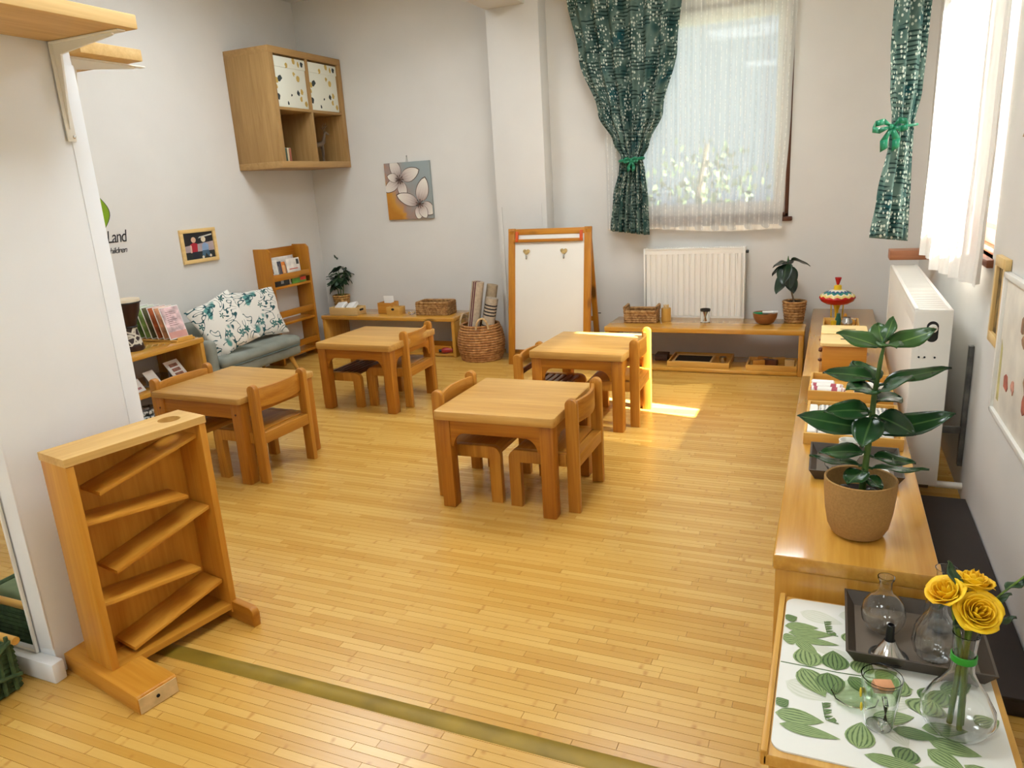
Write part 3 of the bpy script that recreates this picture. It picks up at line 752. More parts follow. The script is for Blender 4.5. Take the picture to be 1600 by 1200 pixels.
# ================================================================== RADIATORS
def radiator_back():
    r = thing('radiator', 'white ribbed panel radiator under the back window', 'radiator', (-1.058, 6.33, 0.34))
    hw, h, d = 0.418, 0.605, 0.10
    nr = 17; pts = []
    p = 2 * (hw - 0.02) / nr
    for i in range(nr):
        x = -hw + 0.02 + i * p
        pts += [(x, -0.052), (x + p * 0.34, -0.052), (x + p * 0.42, -0.040), (x + p * 0.58, -0.040), (x + p * 0.66, -0.052)] if False else [(x, -0.040), (x + p * 0.10, -0.040), (x + p * 0.22, -0.053), (x + p * 0.78, -0.053), (x + p * 0.90, -0.040)]
    pts += [(hw - 0.02, -0.040), (hw - 0.02, -0.03), (-hw + 0.02, -0.03)]
    obj('front_panel', MB().prism(pts, 'xy', 0.035, h - 0.05), CREAMW, r, angle=25)
    obj('panel_border', MB().box(-hw + 0.004, hw - 0.004, -0.0455, -0.031, h - 0.052, h - 0.008, 0.004).box(-hw + 0.004, hw - 0.004, -0.0455, -0.031, 0.0, 0.036, 0.004), CREAMW, r)
    for s in (-1, 1): obj('side_cover', MB().box(*sorted((s * hw, s * (hw - 0.016))), -0.05, 0.05, 0.0, h, 0.003), CREAMW, r)
    g = MB().box(-hw + 0.01, hw - 0.01, -0.05, -0.042, h - 0.012, h, 0.001).box(-hw + 0.01, hw - 0.01, 0.042, 0.05, h - 0.012, h, 0.001)
    for i in range(40): x = -hw + 0.02 + i * (2 * hw - 0.04) / 39; g.box(x - 0.004, x + 0.004, -0.045, 0.045, h - 0.010, h - 0.003)
    obj('top_grille', g, CREAMW, r)
    obj('rear_panel', MB().box(-hw + 0.02, hw - 0.02, 0.03, 0.045, 0.02, h - 0.02, 0.002), CREAMW, r)
    obj('bracket', MB().box(-0.3, -0.26, 0.044, 0.07, 0.1, h - 0.05).box(0.26, 0.30, 0.044, 0.07, 0.1, h - 0.05), STEEL, r)
    obj('vent_plug', MB().tube([(hw, 0, h - 0.04), (hw + 0.022, 0, h - 0.04)], 0.012, 10), BLACK, r)
    return r
radiator_back()

def radiator_right():
    y0, y1, x0, x1, zb, zt = 3.67, 5.33, 0.355, 0.508, 0.075, 0.905
    r = thing('radiator', 'large white radiator on the right wall with round valve in its end', 'radiator', (x0, y0, 0))
    L, D = y1 - y0, x1 - x0
    obj('front_panel', MB().box(0.004, 0.016, 0.02, L - 0.02, zb + 0.01, zt - 0.02, 0.003), CREAMW, r)
    obj('front_lip', MB().prism([(0.0, zt - 0.075), (0.006, zt - 0.075), (0.012, zt - 0.012), (0.006, zt - 0.006)], 'xz', 0.004, L - 0.004), CREAMW, r)
    obj('side_cover', MB().box(0, D, 0, 0.014, zb, zt - 0.004, 0.006), CREAMW, r)
    obj('side_cover', MB().box(0, D, L - 0.014, L, zb, zt - 0.004, 0.006), CREAMW, r)
    g = MB().box(0.002, 0.02, 0.004, L - 0.004, zt - 0.012, zt, 0.003).box(D - 0.016, D, 0.004, L - 0.004, zt - 0.012, zt, 0.003).box(0.002, D, 0.002, 0.03, zt - 0.012, zt, 0.003)
    n = 62
    for i in range(n): y = 0.04 + i * (L - 0.08) / (n - 1); g.box(0.018, D - 0.014, y - 0.0085, y + 0.0085, zt - 0.010, zt - 0.003)
    obj('top_grille', g, CREAMW, r)
    obj('inner_deck', MB().box(0.016, D - 0.014, 0.014, L - 0.014, zt - 0.05, zt - 0.03), plain('radiator_inner', (196, 192, 180), 0.5), r)
    obj('rear_panel', MB().box(D - 0.014, D - 0.002, 0.02, L - 0.02, zb + 0.01, zt - 0.02, 0.003), CREAMW, r)
    cx = D * 0.50
    slot = rrect(0.0235, 0.047, 0.0233, 8)
    ex = obj('valve_slot', MB().prism([(cx + a, zt - 0.098 + b) for a, b in slot], 'xz', -0.0012, 0.006), BLACK, r)
    obj('valve_cap', MB().lathe([(0.018, 0), (0.018, 0.012), (0.014, 0.016), (0.007, 0.016), (0.006, 0.010)], (0, 0, 0), 20).xf(Matrix.Translation((cx + 0.001, -0.001, zt - 0.082)) @ Matrix.Rotation(PI / 2, 4, 'X')), CREAMW, ex)
    obj('valve_pin', MB().lathe([(0.006, 0), (0.006, 0.018)], (0, 0, 0), 10).xf(Matrix.Translation((cx + 0.001, -0.001, zt - 0.082)) @ Matrix.Rotation(PI / 2, 4, 'X')), plain('brass_pin', (150, 120, 60), 0.35, 0.9), ex)
    for dx in (-0.045, -0.022, 0.018): obj('screw_hole', MB().lathe([(0.0045, 0), (0.0045, 0.002)], (0, 0, 0), 10).xf(Matrix.Translation((cx + dx, -0.001, zt - 0.215)) @ Matrix.Rotation(PI / 2, 4, 'X')), DARKHOLE, r)
    pw = MB().tube([(D - 0.05, 0.06, zb + 0.02), (D - 0.05, 0.06, zb - 0.012), (XR - x0 - 0.002, 0.06, zb - 0.012)], 0.016, 10)
    obj('supply_pipe', pw, CREAMW, r)
    obj('pipe_valve', MB().tube([(D - 0.09, 0.06, zb - 0.012), (D - 0.03, 0.06, zb - 0.012)], 0.024, 12), plain('valve_grey', (120, 116, 108), 0.4, 0.3), r)
    for yy in (0.12, L - 0.2): obj('wall_bracket', MB().box(D, XR - x0 - 0.003, yy, yy + 0.02, 0.30, 0.33).box(XR - x0 - 0.022, XR - x0 - 0.002, yy - 0.005, yy + 0.03, 0.14, 0.72, 0.002), plain('bracket_grey', (104, 102, 98), 0.5, 0.4, 0.2, 20), r)
radiator_right()

# ================================================================== SOFA AND CUSHIONS
VEL = plain('grey_green_velvet', (138, 141, 131), 0.9, 0, 0.06, 9, 0.15, 300, 0.15)
so = thing('small_sofa', 'small grey-green upholstered sofa seat against the left wall', 'sofa', (-4.63, 4.77, 0))
obj('seat_cushion', MB().box(-0.25, 0.245, -0.46, 0.50, 0.245, 0.345, 0.045, seg=4), VEL, so)
obj('seat_base', MB().box(-0.25, 0.235, -0.47, 0.49, 0.165, 0.262, 0.03, seg=3), VEL, so)
obj('backrest', MB().box(-0.275, -0.16, -0.54, 0.49, 0.19, 0.60, 0.045, (0, 0, 0), seg=4), VEL, so)
obj('armrest', MB().box(-0.25, 0.215, -0.565, -0.465, 0.165, 0.50, 0.04, seg=4), VEL, so)
obj('piping', MB().tube([(0.2455, -0.42, 0.262), (0.2455, 0.46, 0.262), (0.21, 0.498, 0.262), (-0.2, 0.498, 0.262)], 0.005, 8), plain('piping_dark', (84, 100, 96), 0.8), so)
for sx, sy in ((1, 1), (1, -1), (-1, 1), (-1, -1)):
    obj('leg', MB().tube([(sx * 0.16, sy * 0.40, 0.175), (sx * 0.205, sy * 0.45, 0.0)], [0.024, 0.014], 12), W('bamboo', 'z'), so)

def floral():
    s = NT('floral_cushion_cotton'); uv = s.add('ShaderNodeUVMap', uv_map='UVMap').outputs[0]
    n1 = s.noise(uv, 5.5, 0.6, 0.4, 2.6)
    band = s.ramp(s.math('ABSOLUTE', s.math('SUBTRACT', n1, 0.5)), [(0.028, (1, 1, 1, 1)), (0.040, (0, 0, 0, 1))])
    gate = s.ramp(s.noise(s.mapping(uv, (1, 1, 1), (4, 2, 0)), 5, 1), [(0.40, (0, 0, 0, 1)), (0.44, (1, 1, 1, 1))])
    lines = s.math('MULTIPLY', band, gate)
    vo = s.add('ShaderNodeTexVoronoi', feature='F1'); vo.inputs['Scale'].default_value = 6.5; s.l(uv, vo.inputs['Vector'])
    d = s.add('ShaderNodeVectorMath', operation='SUBTRACT'); s.l(s.mapping(uv, (5.2, 5.2, 5.2)), d.inputs[0])
    # petals: angular lobes round each voronoi point
    sub = s.add('ShaderNodeVectorMath', operation='SUBTRACT'); s.l(uv, sub.inputs[0]); s.l(vo.outputs['Position'], sub.inputs[1])
    sp = s.add('ShaderNodeSeparateXYZ'); s.l(sub.outputs[0], sp.inputs[0])
    ang = s.math('ARCTAN2', sp.outputs[1], sp.outputs[0])
    lobe = s.math('MULTIPLY', s.math('ABSOLUTE', s.math('SINE', s.math('MULTIPLY', ang, 2.5))), 0.17)
    fl = s.math('LESS_THAN', vo.outputs['Distance'], s.math('ADD', lobe, 0.10))
    core = s.math('GREATER_THAN', vo.outputs['Distance'], 0.05)
    fl = s.math('MULTIPLY', fl, core)
    big = s.ramp(s.noise(s.mapping(uv, (1, 1, 1), (1, 9, 0)), 3.6, 2), [(0.60, (0, 0, 0, 1)), (0.63, (1, 1, 1, 1))])
    col = s.mix(big, lin((226, 222, 212)), lin((92, 146, 140)))
    col = s.mix(lines, col, lin((46, 84, 88)))
    sel = s.add('ShaderNodeSeparateColor'); s.l(vo.outputs['Color'], sel.inputs[0])
    fc = s.mix(sel.outputs[0], lin((28, 84, 80)), lin((86, 126, 122)))
    col = s.mix(fl, col, fc)
    s.l(col, s.b.inputs['Base Color']); s.b.inputs['Roughness'].default_value = 0.9; s.b.inputs['Specular IOR Level'].default_value = 0.1
    return s.m
FLORAL = floral()
def cushion(label, loc, rot, w, h, t):
    def fn(sgn):
        def f(u, v):
            x, y = 2 * u - 1, 2 * v - 1
            b = max(0.0, (1 - abs(x) ** 3.0)) ** 0.6 * max(0.0, (1 - abs(y) ** 3.0)) ** 0.6
            k = 1 - 0.07 * (1 - abs(x * y)) * max(abs(x), abs(y)) ** 4
            wr = 0.012 * math.sin(9 * x + 4 * y) * (1 - b)
            return (w / 2 * x * k, sgn * (t * b + 0.003) + wr, h / 2 * y * k)
        return f
    r = obj('floral_cushion', MB().grid(fn(-1), 28, 28, (0.62, 0.55)).grid(fn(1), 28, 28, (0.62, 0.55)), FLORAL, None, loc, rot, label, 'cushion', 'floral cushions on the sofa')
    return r
cushion('floral cushion at the drum end of the sofa, half slid off its seat', (-4.545, 4.515, 0.572), Euler((math.radians(-20), math.radians(-20), math.radians(66))), 0.40, 0.46, 0.05)
cushion('floral cushion leaning upright in the middle of the sofa', (-4.65, 5.015, 0.572), Euler((math.radians(-20), math.radians(2), math.radians(84))), 0.58, 0.44, 0.055)

# ================================================================== BOOKCASE AND BOOKS
bc = thing('book_rack', 'tall pine book rack between the sofa and the corner', 'bookcase', (XL, 5.671, 0))
hb_, dp, bh = 0.288, 0.186, 1.10
for s in (-1, 1):
    y0, y1 = sorted((s * hb_, s * (hb_ - 0.028)))
    pts = [(0.004, 0), (dp, 0), (dp, bh - 0.03), (dp - 0.03, bh), (0.004, bh)]
    obj('side_panel', MB().prism(pts, 'xz', y0, y1, 0.003), W('pinedark', 'z'), bc)
iy_ = hb_ - 0.028
obj('top_rail', MB().box(0.004, 0.03, -iy_, iy_, bh - 0.12, bh - 0.012, 0.003), W('pinedark', 'y'), bc)
for z in (0.72, 0.375, 0.06):
    obj('shelf_board', MB().box(0.006, dp - 0.006, -iy_, iy_, z, z + 0.022, 0.002), W('pinedark', 'y'), bc)
    obj('front_rail', MB().box(dp - 0.024, dp - 0.004, -iy_, iy_, z + 0.075, z + 0.135, 0.003), W('pinedark', 'y'), bc)
bookz = 0.743
def book(label, cover, y, w, h, t, x, lean=-0.12, extra=None):
    r = thing('picture_book', label, 'book', (XL + x, 5.671 + y, bookz), 0, 'books in the book rack')
    cm = plain('cover_' + label[:14].replace(' ', '_'), cover, 0.4, 0, 0.1, 18)
    a = obj('cover', MB().box(-t / 2, t / 2, -w / 2, w / 2, 0, h, 0.001, (0, lean, 0), (0, 0, 0)), cm, r)
    obj('pages', MB().box(-t / 2 + 0.001, t / 2 - 0.001, -w / 2 + 0.004, w / 2 + 0.0012, 0.003, h + 0.0008, 0, (0, lean, 0), (0, 0, 0)), PAPER, r)
    if extra:
        m = MB(); mats = []
        for i, (c, pts) in enumerate(extra):
            m.mi = i; mats.append(plain('print_%s_%d' % (label[:10].replace(' ', '_'), i), c, 0.5))
            m.poly([(t / 2 + 0.0008, -w / 2 + p[0] * w, p[1] * h) for p in pts])
        rm = Matrix.Rotation(lean, 4, 'Y'); m.xf(rm); obj('cover_print', m, mats, r)
    return r
Q = lambda x0, x1, z0, z1: [(x0, z0), (x1, z0), (x1, z1), (x0, z1)]
dk, rd, og, bl = (36, 34, 36), (190, 52, 44), (226, 130, 44), (58, 96, 140)
book('white picture book with a red figure at the left of the rack', (226, 222, 214), -0.185, 0.15, 0.24, 0.012, 0.125, -0.10, [(rd, Q(0.15, 0.75, 0.18, 0.45)), (dk, Q(0.2, 0.55, 0.5, 0.68)), (bl, Q(0.1, 0.7, 0.02, 0.16))])
book('dark book with pale lines standing in the rack', (60, 62, 74), -0.085, 0.07, 0.225, 0.014, 0.12, -0.10, [((170, 172, 178), Q(0.3, 0.4, 0.1, 0.8)), ((140, 120, 120), Q(0.6, 0.68, 0.15, 0.9))])
book('orange book with a narrow cover in the rack', og, -0.022, 0.055, 0.215, 0.012, 0.12, -0.10, [((236, 190, 130), Q(0.2, 0.8, 0.5, 0.85))])
book('white book with three cartoon children in front of the others', (232, 226, 216), 0.105, 0.19, 0.235, 0.010, 0.132, -0.08,
     [(dk, Q(0.08, 0.3, 0.22, 0.4)), (rd, Q(0.06, 0.32, 0.04, 0.2)), (og, Q(0.4, 0.6, 0.05, 0.38)), (dk, Q(0.68, 0.92, 0.24, 0.42)), ((196, 60, 60), Q(0.68, 0.94, 0.04, 0.22)), ((60, 66, 64), Q(0.74, 0.94, 0.74, 0.95)), ((206, 92, 64), Q(0.15, 0.8, 0.56, 0.6))])
book('pale wide book at the back of the rack', (214, 208, 200), 0.03, 0.34, 0.26, 0.010, 0.06, -0.06)
# books lying low behind the top rail read as coloured bands
book('green and red board book low behind the rail', (96, 150, 60), 0.12, 0.20, 0.06, 0.02, 0.152, 0.0, [((206, 60, 40), Q(0.55, 0.98, 0.3, 0.9))])
book('black board book with grey print low behind the rail', (30, 32, 36), -0.13, 0.20, 0.065, 0.02, 0.152, 0.0, [((150, 156, 160), Q(0.4, 0.6, 0.3, 0.8))])

# ================================================================== LEFT SHELF ITEMS
dj = thing('hand_drum', 'dark brown goblet hand drum with pale skin on the left shelf', 'drum', (-4.585, 3.68, 0.552))
DW = plain('drum_dark_wood', (46, 24, 20), 0.35, 0, 0.15, 10)
obj('shell', MB().lathe([(0.072, 0), (0.078, 0.02), (0.062, 0.075), (0.050, 0.13), (0.047, 0.17), (0.062, 0.22), (0.088, 0.285), (0.098, 0.34), (0.098, 0.355)], n=32), DW, dj)
obj('skin', MB().lathe([(0.101, 0.345), (0.102, 0.362), (0.098, 0.370), (0.002, 0.371)], n=32), plain('drum_skin', (214, 198, 170), 0.6), dj)
obj('rope_ring', MB().tube([(0.1 * math.cos(a), 0.1 * math.sin(a), 0.345) for a in [2 * PI * i / 32 for i in range(32)]], 0.006, 6, True).tube([(0.052 * math.cos(a), 0.052 * math.sin(a), 0.172) for a in [2 * PI * i / 32 for i in range(32)]], 0.006, 6, True), BLACK, dj)
CARV = NT('drum_carving'); _v = CARV.add('ShaderNodeTexVoronoi', feature='DISTANCE_TO_EDGE'); _v.inputs['Scale'].default_value = 26; CARV.l(CARV.coord(), _v.inputs['Vector'])
CARV.l(CARV.ramp(_v.outputs['Distance'], [(0.06, lin((206, 198, 180))), (0.12, lin((44, 26, 22)))]), CARV.b.inputs['Base Color']); CARV = CARV.m
obj('carved_band', MB().lathe([(0.0735, 0.035), (0.0635, 0.075), (0.0515, 0.13), (0.0485, 0.165)], n=32, cap0=False, cap1=False), CARV, dj)

rk = thing('card_rack', 'wooden rack holding leaning cards at the end of the left shelf', 'card rack', (-4.655, 4.045, 0.552), math.radians(-3))
obj('rail', MB().box(-0.235, 0.205, -0.085, -0.068, 0, 0.014, 0.002).box(-0.235, 0.205, 0.068, 0.085, 0, 0.014, 0.002), W('bamboo', 'x'), rk)
obj('crossbar', MB().box(0.193, 0.205, -0.068, 0.068, 0, 0.03, 0.002).box(-0.235, -0.223, -0.068, 0.068, 0, 0.014, 0.002), W('bamboo', 'y'), rk)
cards = [((92, 120, 52), 'green leafy card nearest the wall in the card rack'), ((132, 158, 84), 'pale green card second in the card rack'), ((96, 92, 58), 'olive card third in the card rack'),
         ((176, 92, 48), 'orange-brown card fourth in the card rack'), ((206, 150, 112), 'peach card behind the front card of the rack'), ((206, 178, 178), 'pale pink front card with printed lines in the rack')]
for k, (c, lab) in enumerate(cards):
    r = thing('leaning_card', lab, 'card', (-4.845 + k * 0.0655, 4.055 - 0.003 * k, 0.567), math.radians(-3), 'cards in the card rack')
    e = (0, -0.29, 0)
    obj('sheet', MB().box(-0.002, 0.002, -0.084, 0.084, 0, 0.25, 0, e, (0, 0, 0)), PAPER, r)
    obj('print', MB().box(0.0020, 0.0032, -0.078, 0.080, 0.006, 0.244, 0, e, (0, 0, 0)), plain('card_print_%d' % k, c, 0.4, 0, 0.22, 24), r)
    if k == 5:
        for q in range(8):
            z = 0.205 - q * 0.0145
            obj('text_line', MB().box(0.0031, 0.0040, -0.045, 0.02 + 0.025 * math.sin(q * 2.1), z, z + 0.0035, 0, e, (0, 0, 0)), plain('card_ink_%d' % q, (130, 90, 92), 0.6), r)
        obj('print_foot', MB().box(0.0031, 0.0040, -0.078, 0.080, 0.006, 0.055, 0, e, (0, 0, 0)), plain('card_foot', (206, 150, 138), 0.5), r)
for lab, y, w, h, c in (('white card with three brown panels standing in the left shelf', 3.99, 0.15, 0.165, (150, 104, 88)), ('white card with small red print standing in the left shelf', 3.76, 0.10, 0.135, (190, 110, 120)), ('white card at the partition end of the left shelf', 3.60, 0.11, 0.10, (180, 130, 130))):
    r = thing('picture_card', lab, 'card', (-4.50, y, 0.2655), math.radians(8))
    rt = (0, 0.0, 0)
    e = (0, -0.62, 0)
    obj('sheet', MB().box(-0.002, 0.002, -w / 2, w / 2, 0, h, 0, e, (0, 0, 0)), PAPER, r)
    m = MB()
    n = 3 if w > 0.12 else 1
    for q in range(n): m.box(0.0021, 0.0032, -w * 0.28, w * 0.28, h * (0.18 + 0.24 * q), h * (0.18 + 0.24 * q + 0.17), 0, e, (0, 0, 0))
    obj('print', m, plain('pcard_' + lab[11:18].replace(' ', '_'), c, 0.5, 0, 0.2, 40), r)
    obj('stand', MB().box(-0.10, -0.02, -w / 2 + 0.01, w / 2 - 0.01, 0, 0.008).box(-0.075, -0.065, -w / 2 + 0.015, w / 2 - 0.015, 0.006, 0.08), plain('acrylic_grey', (150, 140, 132), 0.3), r)
tb2 = thing('fabric_bundle', 'bundle of black and white patterned cloths on the lowest board of the left shelf', 'cloths', (-4.52, 3.60, 0.0305))
PAT = NT('patterned_cloth'); PAT.l(PAT.ramp(PAT.noise(PAT.coord(), 42, 2), [(0.47, lin((28, 36, 38))), (0.53, lin((190, 192, 186)))]), PAT.b.inputs['Base Color']); PAT = PAT.m
for k in range(3): obj('cloth', MB().box(-0.11 + 0.008 * k, 0.105 - 0.01 * k, -0.13 + 0.01 * k, 0.15 - 0.012 * k, k * 0.034, k * 0.034 + 0.033, 0.012, seg=3), PAT, tb2)

# ================================================================== WALL DECORATION
pf = thing('photo_frame', 'small pale wooden frame with a photo of two children', 'picture frame', (XL, 4.757, 1.20))
fw, fh, fb = 0.193, 0.139, 0.030
fr_ = MB()
for (a0, a1, b0, b1) in ((-fw, fw, fh - fb, fh), (-fw, fw, -fh, -fh + fb), (-fw, -fw + fb, -fh + fb, fh - fb), (fw - fb, fw, -fh + fb, fh - fb)): fr_.box(0.001, 0.022, a0, a1, b0, b1, 0.002)
obj('frame', fr_, W('pale', 'y'), pf)
obj('photo', MB().box(0.001, 0.008, -fw + fb, fw - fb, -fh + fb, fh - fb), plain('photo_dark', (26, 26, 30), 0.3), pf)
m = MB(); mats = []; X0 = 0.0084; iw, ih = fw - fb, fh - fb
def pp(c, pts):
    m.mi = len(mats); mats.append(plain('photo_tint_%d' % len(mats), c, 0.35)); m.poly([(X0 + 0.00025 * len(mats), a * iw, b * ih) for a, b in pts])
def disc(cx, cy, r, asp=1.35, n=12): return [(cx + r * math.cos(2 * PI * i / n), cy + r * asp * math.sin(2 * PI * i / n)) for i in range(n)]
pp((176, 160, 160), [(-1, -0.45), (1, -0.45), (1, 0.25), (-1, 0.02)]); pp((196, 198, 190), [(0.0, 0.55), (0.95, 0.72), (0.95, 0.82), (0.1, 0.66)])
pp((34, 40, 38), [(-1, -1), (1, -1), (1, -0.5), (-1, -0.6)])
pp((168, 26, 44), [(-0.52, -0.48), (-0.15, -0.48), (-0.1, 0.15), (-0.35, 0.25), (-0.6, 0.12)]); pp((206, 168, 140), disc(-0.33, 0.46, 0.16)); pp((24, 30, 46), [(-0.52, -0.95), (-0.05, -0.95), (-0.1, -0.45), (-0.5, -0.45)]); pp((220, 176, 160), [(-0.62, -0.5), (-0.52, -0.5), (-0.5, 0.05), (-0.6, 0.1)])
pp((136, 164, 200), [(0.15, -0.42), (0.6, -0.42), (0.62, 0.02), (0.38, 0.2), (0.2, 0.05)]); pp((222, 206, 176), disc(0.32, 0.44, 0.16)); pp((60, 96, 120), [(0.1, -0.9), (0.3, -0.9), (0.38, -0.6), (0.55, -0.92), (0.7, -0.86), (0.58, -0.4), (0.16, -0.4)]); pp((214, 206, 186), disc(0.68, -0.84, 0.08)); pp((214, 206, 186), disc(0.16, -0.9, 0.08))
obj('photo_print', m, mats, pf)

# flower painting
pa = thing('flower_painting', 'square canvas painting of two white flowers on the back wall', 'painting', (-3.785, YB, 1.54))
pw_, ph_ = 0.252, 0.268
PB = NT('painting_ground'); _co = PB.coord()
_n = PB.noise(_co, 3.2, 3, 0.6, 1.5); _sep = PB.add('ShaderNodeSeparateXYZ'); PB.l(_co, _sep.inputs[0])
_f = PB.math('ADD', PB.math('MULTIPLY', _sep.outputs[0], 1.6), PB.math('ADD', PB.math('MULTIPLY', _sep.outputs[2], 1.0), PB.math('MULTIPLY', _n, 0.7)))
PB.l(PB.ramp(_f, [(-0.0, lin((190, 128, 40))), (0.10, lin((206, 150, 60))), (0.18, lin((168, 136, 122))), (0.36, lin((150, 146, 142))), (0.55, lin((140, 150, 150)))]), PB.b.inputs['Base Color']); PB.b.inputs['Roughness'].default_value = 0.6
obj('canvas', MB().box(-pw_, pw_, -0.026, -0.001, -ph_, ph_, 0.003), PB.m, pa)
def petal_mat(name, dark, light):
    s = NT(name); uv = s.add('ShaderNodeUVMap', uv_map='UVMap').outputs[0]; sp = s.add('ShaderNodeSeparateXYZ'); s.l(uv, sp.inputs[0])
    f = s.math('ADD', s.math('MULTIPLY', sp.outputs[1], 0.8), s.math('MULTIPLY', s.noise(s.mapping(uv, (9, 1.2, 1)), 1.0, 2), 0.45))
    s.l(s.ramp(f, [(0.15, lin(dark)), (0.55, lin(light)), (0.95, lin((226, 220, 208)))]), s.b.inputs['Base Color']); s.b.inputs['Roughness'].default_value = 0.6
    return s.m
PET = petal_mat('painted_petal', (120, 92, 84), (206, 194, 186))
EDGE = plain('painted_outline', (96, 80, 72), 0.6)
def petal(cx, cz, ang, L, Wd, dy, yo):
    a = math.radians(ang); ca, sa = math.cos(a), math.sin(a)
    def fn(grow):
        def f(u, v):
            s = 2 * u - 1; t = v
            w = Wd * grow * (math.sin(PI * min(1, t ** 0.8)) ** 0.65 if 0 < t < 1 else 0) * 0.5
            l = 0.02 + t * L * (1 + (grow - 1) * 0.5); x = l * ca - s * w * sa; z = l * sa + s * w * ca
            return (cx + x, yo, cz + z)
        return f
    return fn
k = 0
for (cx, cz, pts) in ((-0.085, 0.11, ((112, 0.20, 0.11), (20, 0.21, 0.12), (-78, 0.16, 0.10), (-150, 0.19, 0.10), (165, 0.12, 0.08))), (0.115, -0.125, ((72, 0.23, 0.13), (-30, 0.16, 0.12), (-100, 0.13, 0.09), (160, 0.24, 0.11), (-65, 0.13, 0.09)))):
    for (an, L, Wd) in pts:
        yo = -0.0268 - 0.0007 * k; k += 1
        def clampf(fn):
            return lambda u, v: (lambda p: (max(-pw_ + 0.002, min(pw_ - 0.002, p[0])), p[1], max(-ph_ + 0.002, min(ph_ - 0.002, p[2]))))(fn(u, v))
        obj('painted_petal', MB().grid(clampf(petal(cx, cz, an, L, Wd, 0, yo)(1.0)), 6, 10), PET, pa)
        obj('petal_outline', MB().grid(clampf(petal(cx, cz, an, L, Wd, 0, yo + 0.0003)(1.10)), 6, 10), EDGE, pa)
    sm = MB()
    for q in range(9):
        a = q * 0.7; sm.tube([(cx, -0.0335, cz), (cx + 0.045 * math.cos(a), -0.0335, cz + 0.045 * math.sin(a))], 0.003, 5)
    obj('stamen', sm, plain('stamen_brown_%d' % k, (84, 58, 48), 0.6), pa)
obj('hanger', MB().tube([(-0.01, -0.004, ph_), (0.0, -0.004, ph_ + 0.055), (0.01, -0.004, ph_)], 0.0015, 5).sphere((0, -0.006, ph_ + 0.055), 0.006, 8, 6), plain('nail_grey', (150, 146, 140), 0.4), pa)

# wall sticker
def text_mesh(body, size, shear=0.25):
    cu = bpy.data.curves.new('lettering', 'FONT'); cu.body = body; cu.size = size * K; cu.shear = shear; cu.extrude = 0.0005; cu.align_x = 'RIGHT'; cu.space_character = 0.88
    o = bpy.data.objects.new('tmp', cu); COL.objects.link(o); dg = bpy.context.evaluated_depsgraph_get(); me = bpy.data.meshes.new_from_object(o.evaluated_get(dg)); COL.objects.unlink(o); bpy.data.objects.remove(o)
    return me
st = thing('wall_sticker', 'wall lettering with a green leaf beside the partition', 'wall sticker', (XL, 4.06, 1.22))
INK = plain('sticker_ink', (34, 34, 38), 0.6); LEAFG = plain('sticker_leaf', (124, 158, 12), 0.5, 0, 0.06, 10)
for body, size, y, z, sh in (('Land', 0.128, 0.012, 0.078, 0.22), ('children', 0.062, -0.005, 0.0, 0.35)):
    me = text_mesh(body, size, sh); o = bpy.data.objects.new('lettering', me); COL.objects.link(o); o.parent = st
    me.materials.clear(); me.materials.append(INK); o.location = Vector((0.003, y, z)) * K; o.rotation_euler = (PI / 2, 0, PI / 2)
    if body == 'Land': o.scale = (0.78, 1, 1)
lp = [(0.055 * math.sin(PI * t), -0.10 + 0.21 * t) for t in [i / 10 for i in range(11)]]; rp = [(-0.050 * math.sin(PI * t), -0.10 + 0.21 * t) for t in [i / 10 for i in range(9, 0, -1)]]
obj('leaf', MB().prism([(a - 0.150, b + 0.293) for a, b in lp + rp], 'yz', 0.0015, 0.003), LEAFG, st)
obj('leaf_outline', MB().prism([(a * 1.14 - 0.150, b * 1.06 + 0.292) for a, b in lp + rp], 'yz', 0.0008, 0.0014), INK, st)
obj('leaf_vein', MB().tube([(0.0032, -0.158, 0.22), (0.0032, -0.165, 0.28), (0.0032, -0.150, 0.335)], 0.002, 5), INK, st)

# board with flower stickers and small frame on the right wall
wb = thing('poster_board', 'white rimmed board with reddish prints on the right wall', 'board', (XR, 2.1, 0.60))
obj('panel', MB().box(-0.012, -0.001, -1.1, 1.14, 0, 0.52, 0.002), plain('board_cream', (228, 222, 208), 0.5), wb)
fm = MB()
for a in ((-1.1, 1.14, -0.012, 0.008), (-1.1, 1.14, 0.508, 0.528)): fm.box(-0.024, -0.001, *a, 0.003)
fm.box(-0.024, -0.001, 1.122, 1.142, -0.012, 0.528, 0.003); obj('rim', fm, WHITE, wb)
rr = random.Random(9)
BP = [plain('print_red', (176, 96, 76), 0.6, 0, 0.2, 30), plain('print_rose', (206, 150, 130), 0.6, 0, 0.2, 30), plain('print_brown', (160, 120, 92), 0.6, 0, 0.2, 30), plain('print_olive', (196, 184, 120), 0.6, 0, 0.1, 30)]
for i in range(16):
    y, z, w, h = 1.02 - rr.random() * 0.9, 0.08 + rr.random() * 0.36, 0.02 + rr.random() * 0.04, 0.02 + rr.random() * 0.05
    obj('board_print', MB().prism([(y + w * math.cos(t) * (0.6 + 0.6 * rr.random()), z + h * math.sin(t) * (0.6 + 0.6 * rr.random())) for t in [2 * PI * q / 9 for q in range(9)]], 'yz', -0.0126 - 0.0002 * i, -0.0118), BP[i % 3], wb)
obj('board_print', MB().prism([(1.05, 0.05), (1.09, 0.05), (1.10, 0.28), (1.07, 0.25)], 'yz', -0.0126, -0.0118), BP[3], wb)
p2 = thing('small_picture', 'narrow pale-framed dark picture on the right wall beside the sheer', 'picture frame', (XR, 3.37, 1.0))
fm = MB()
for a in ((-0.13, 0.06, 0.13, 0.17), (-0.13, 0.06, -0.17, -0.13), (-0.13, -0.095, -0.13, 0.13), (0.03, 0.06, -0.13, 0.13)): fm.box(-0.022, -0.001, *a, 0.002)
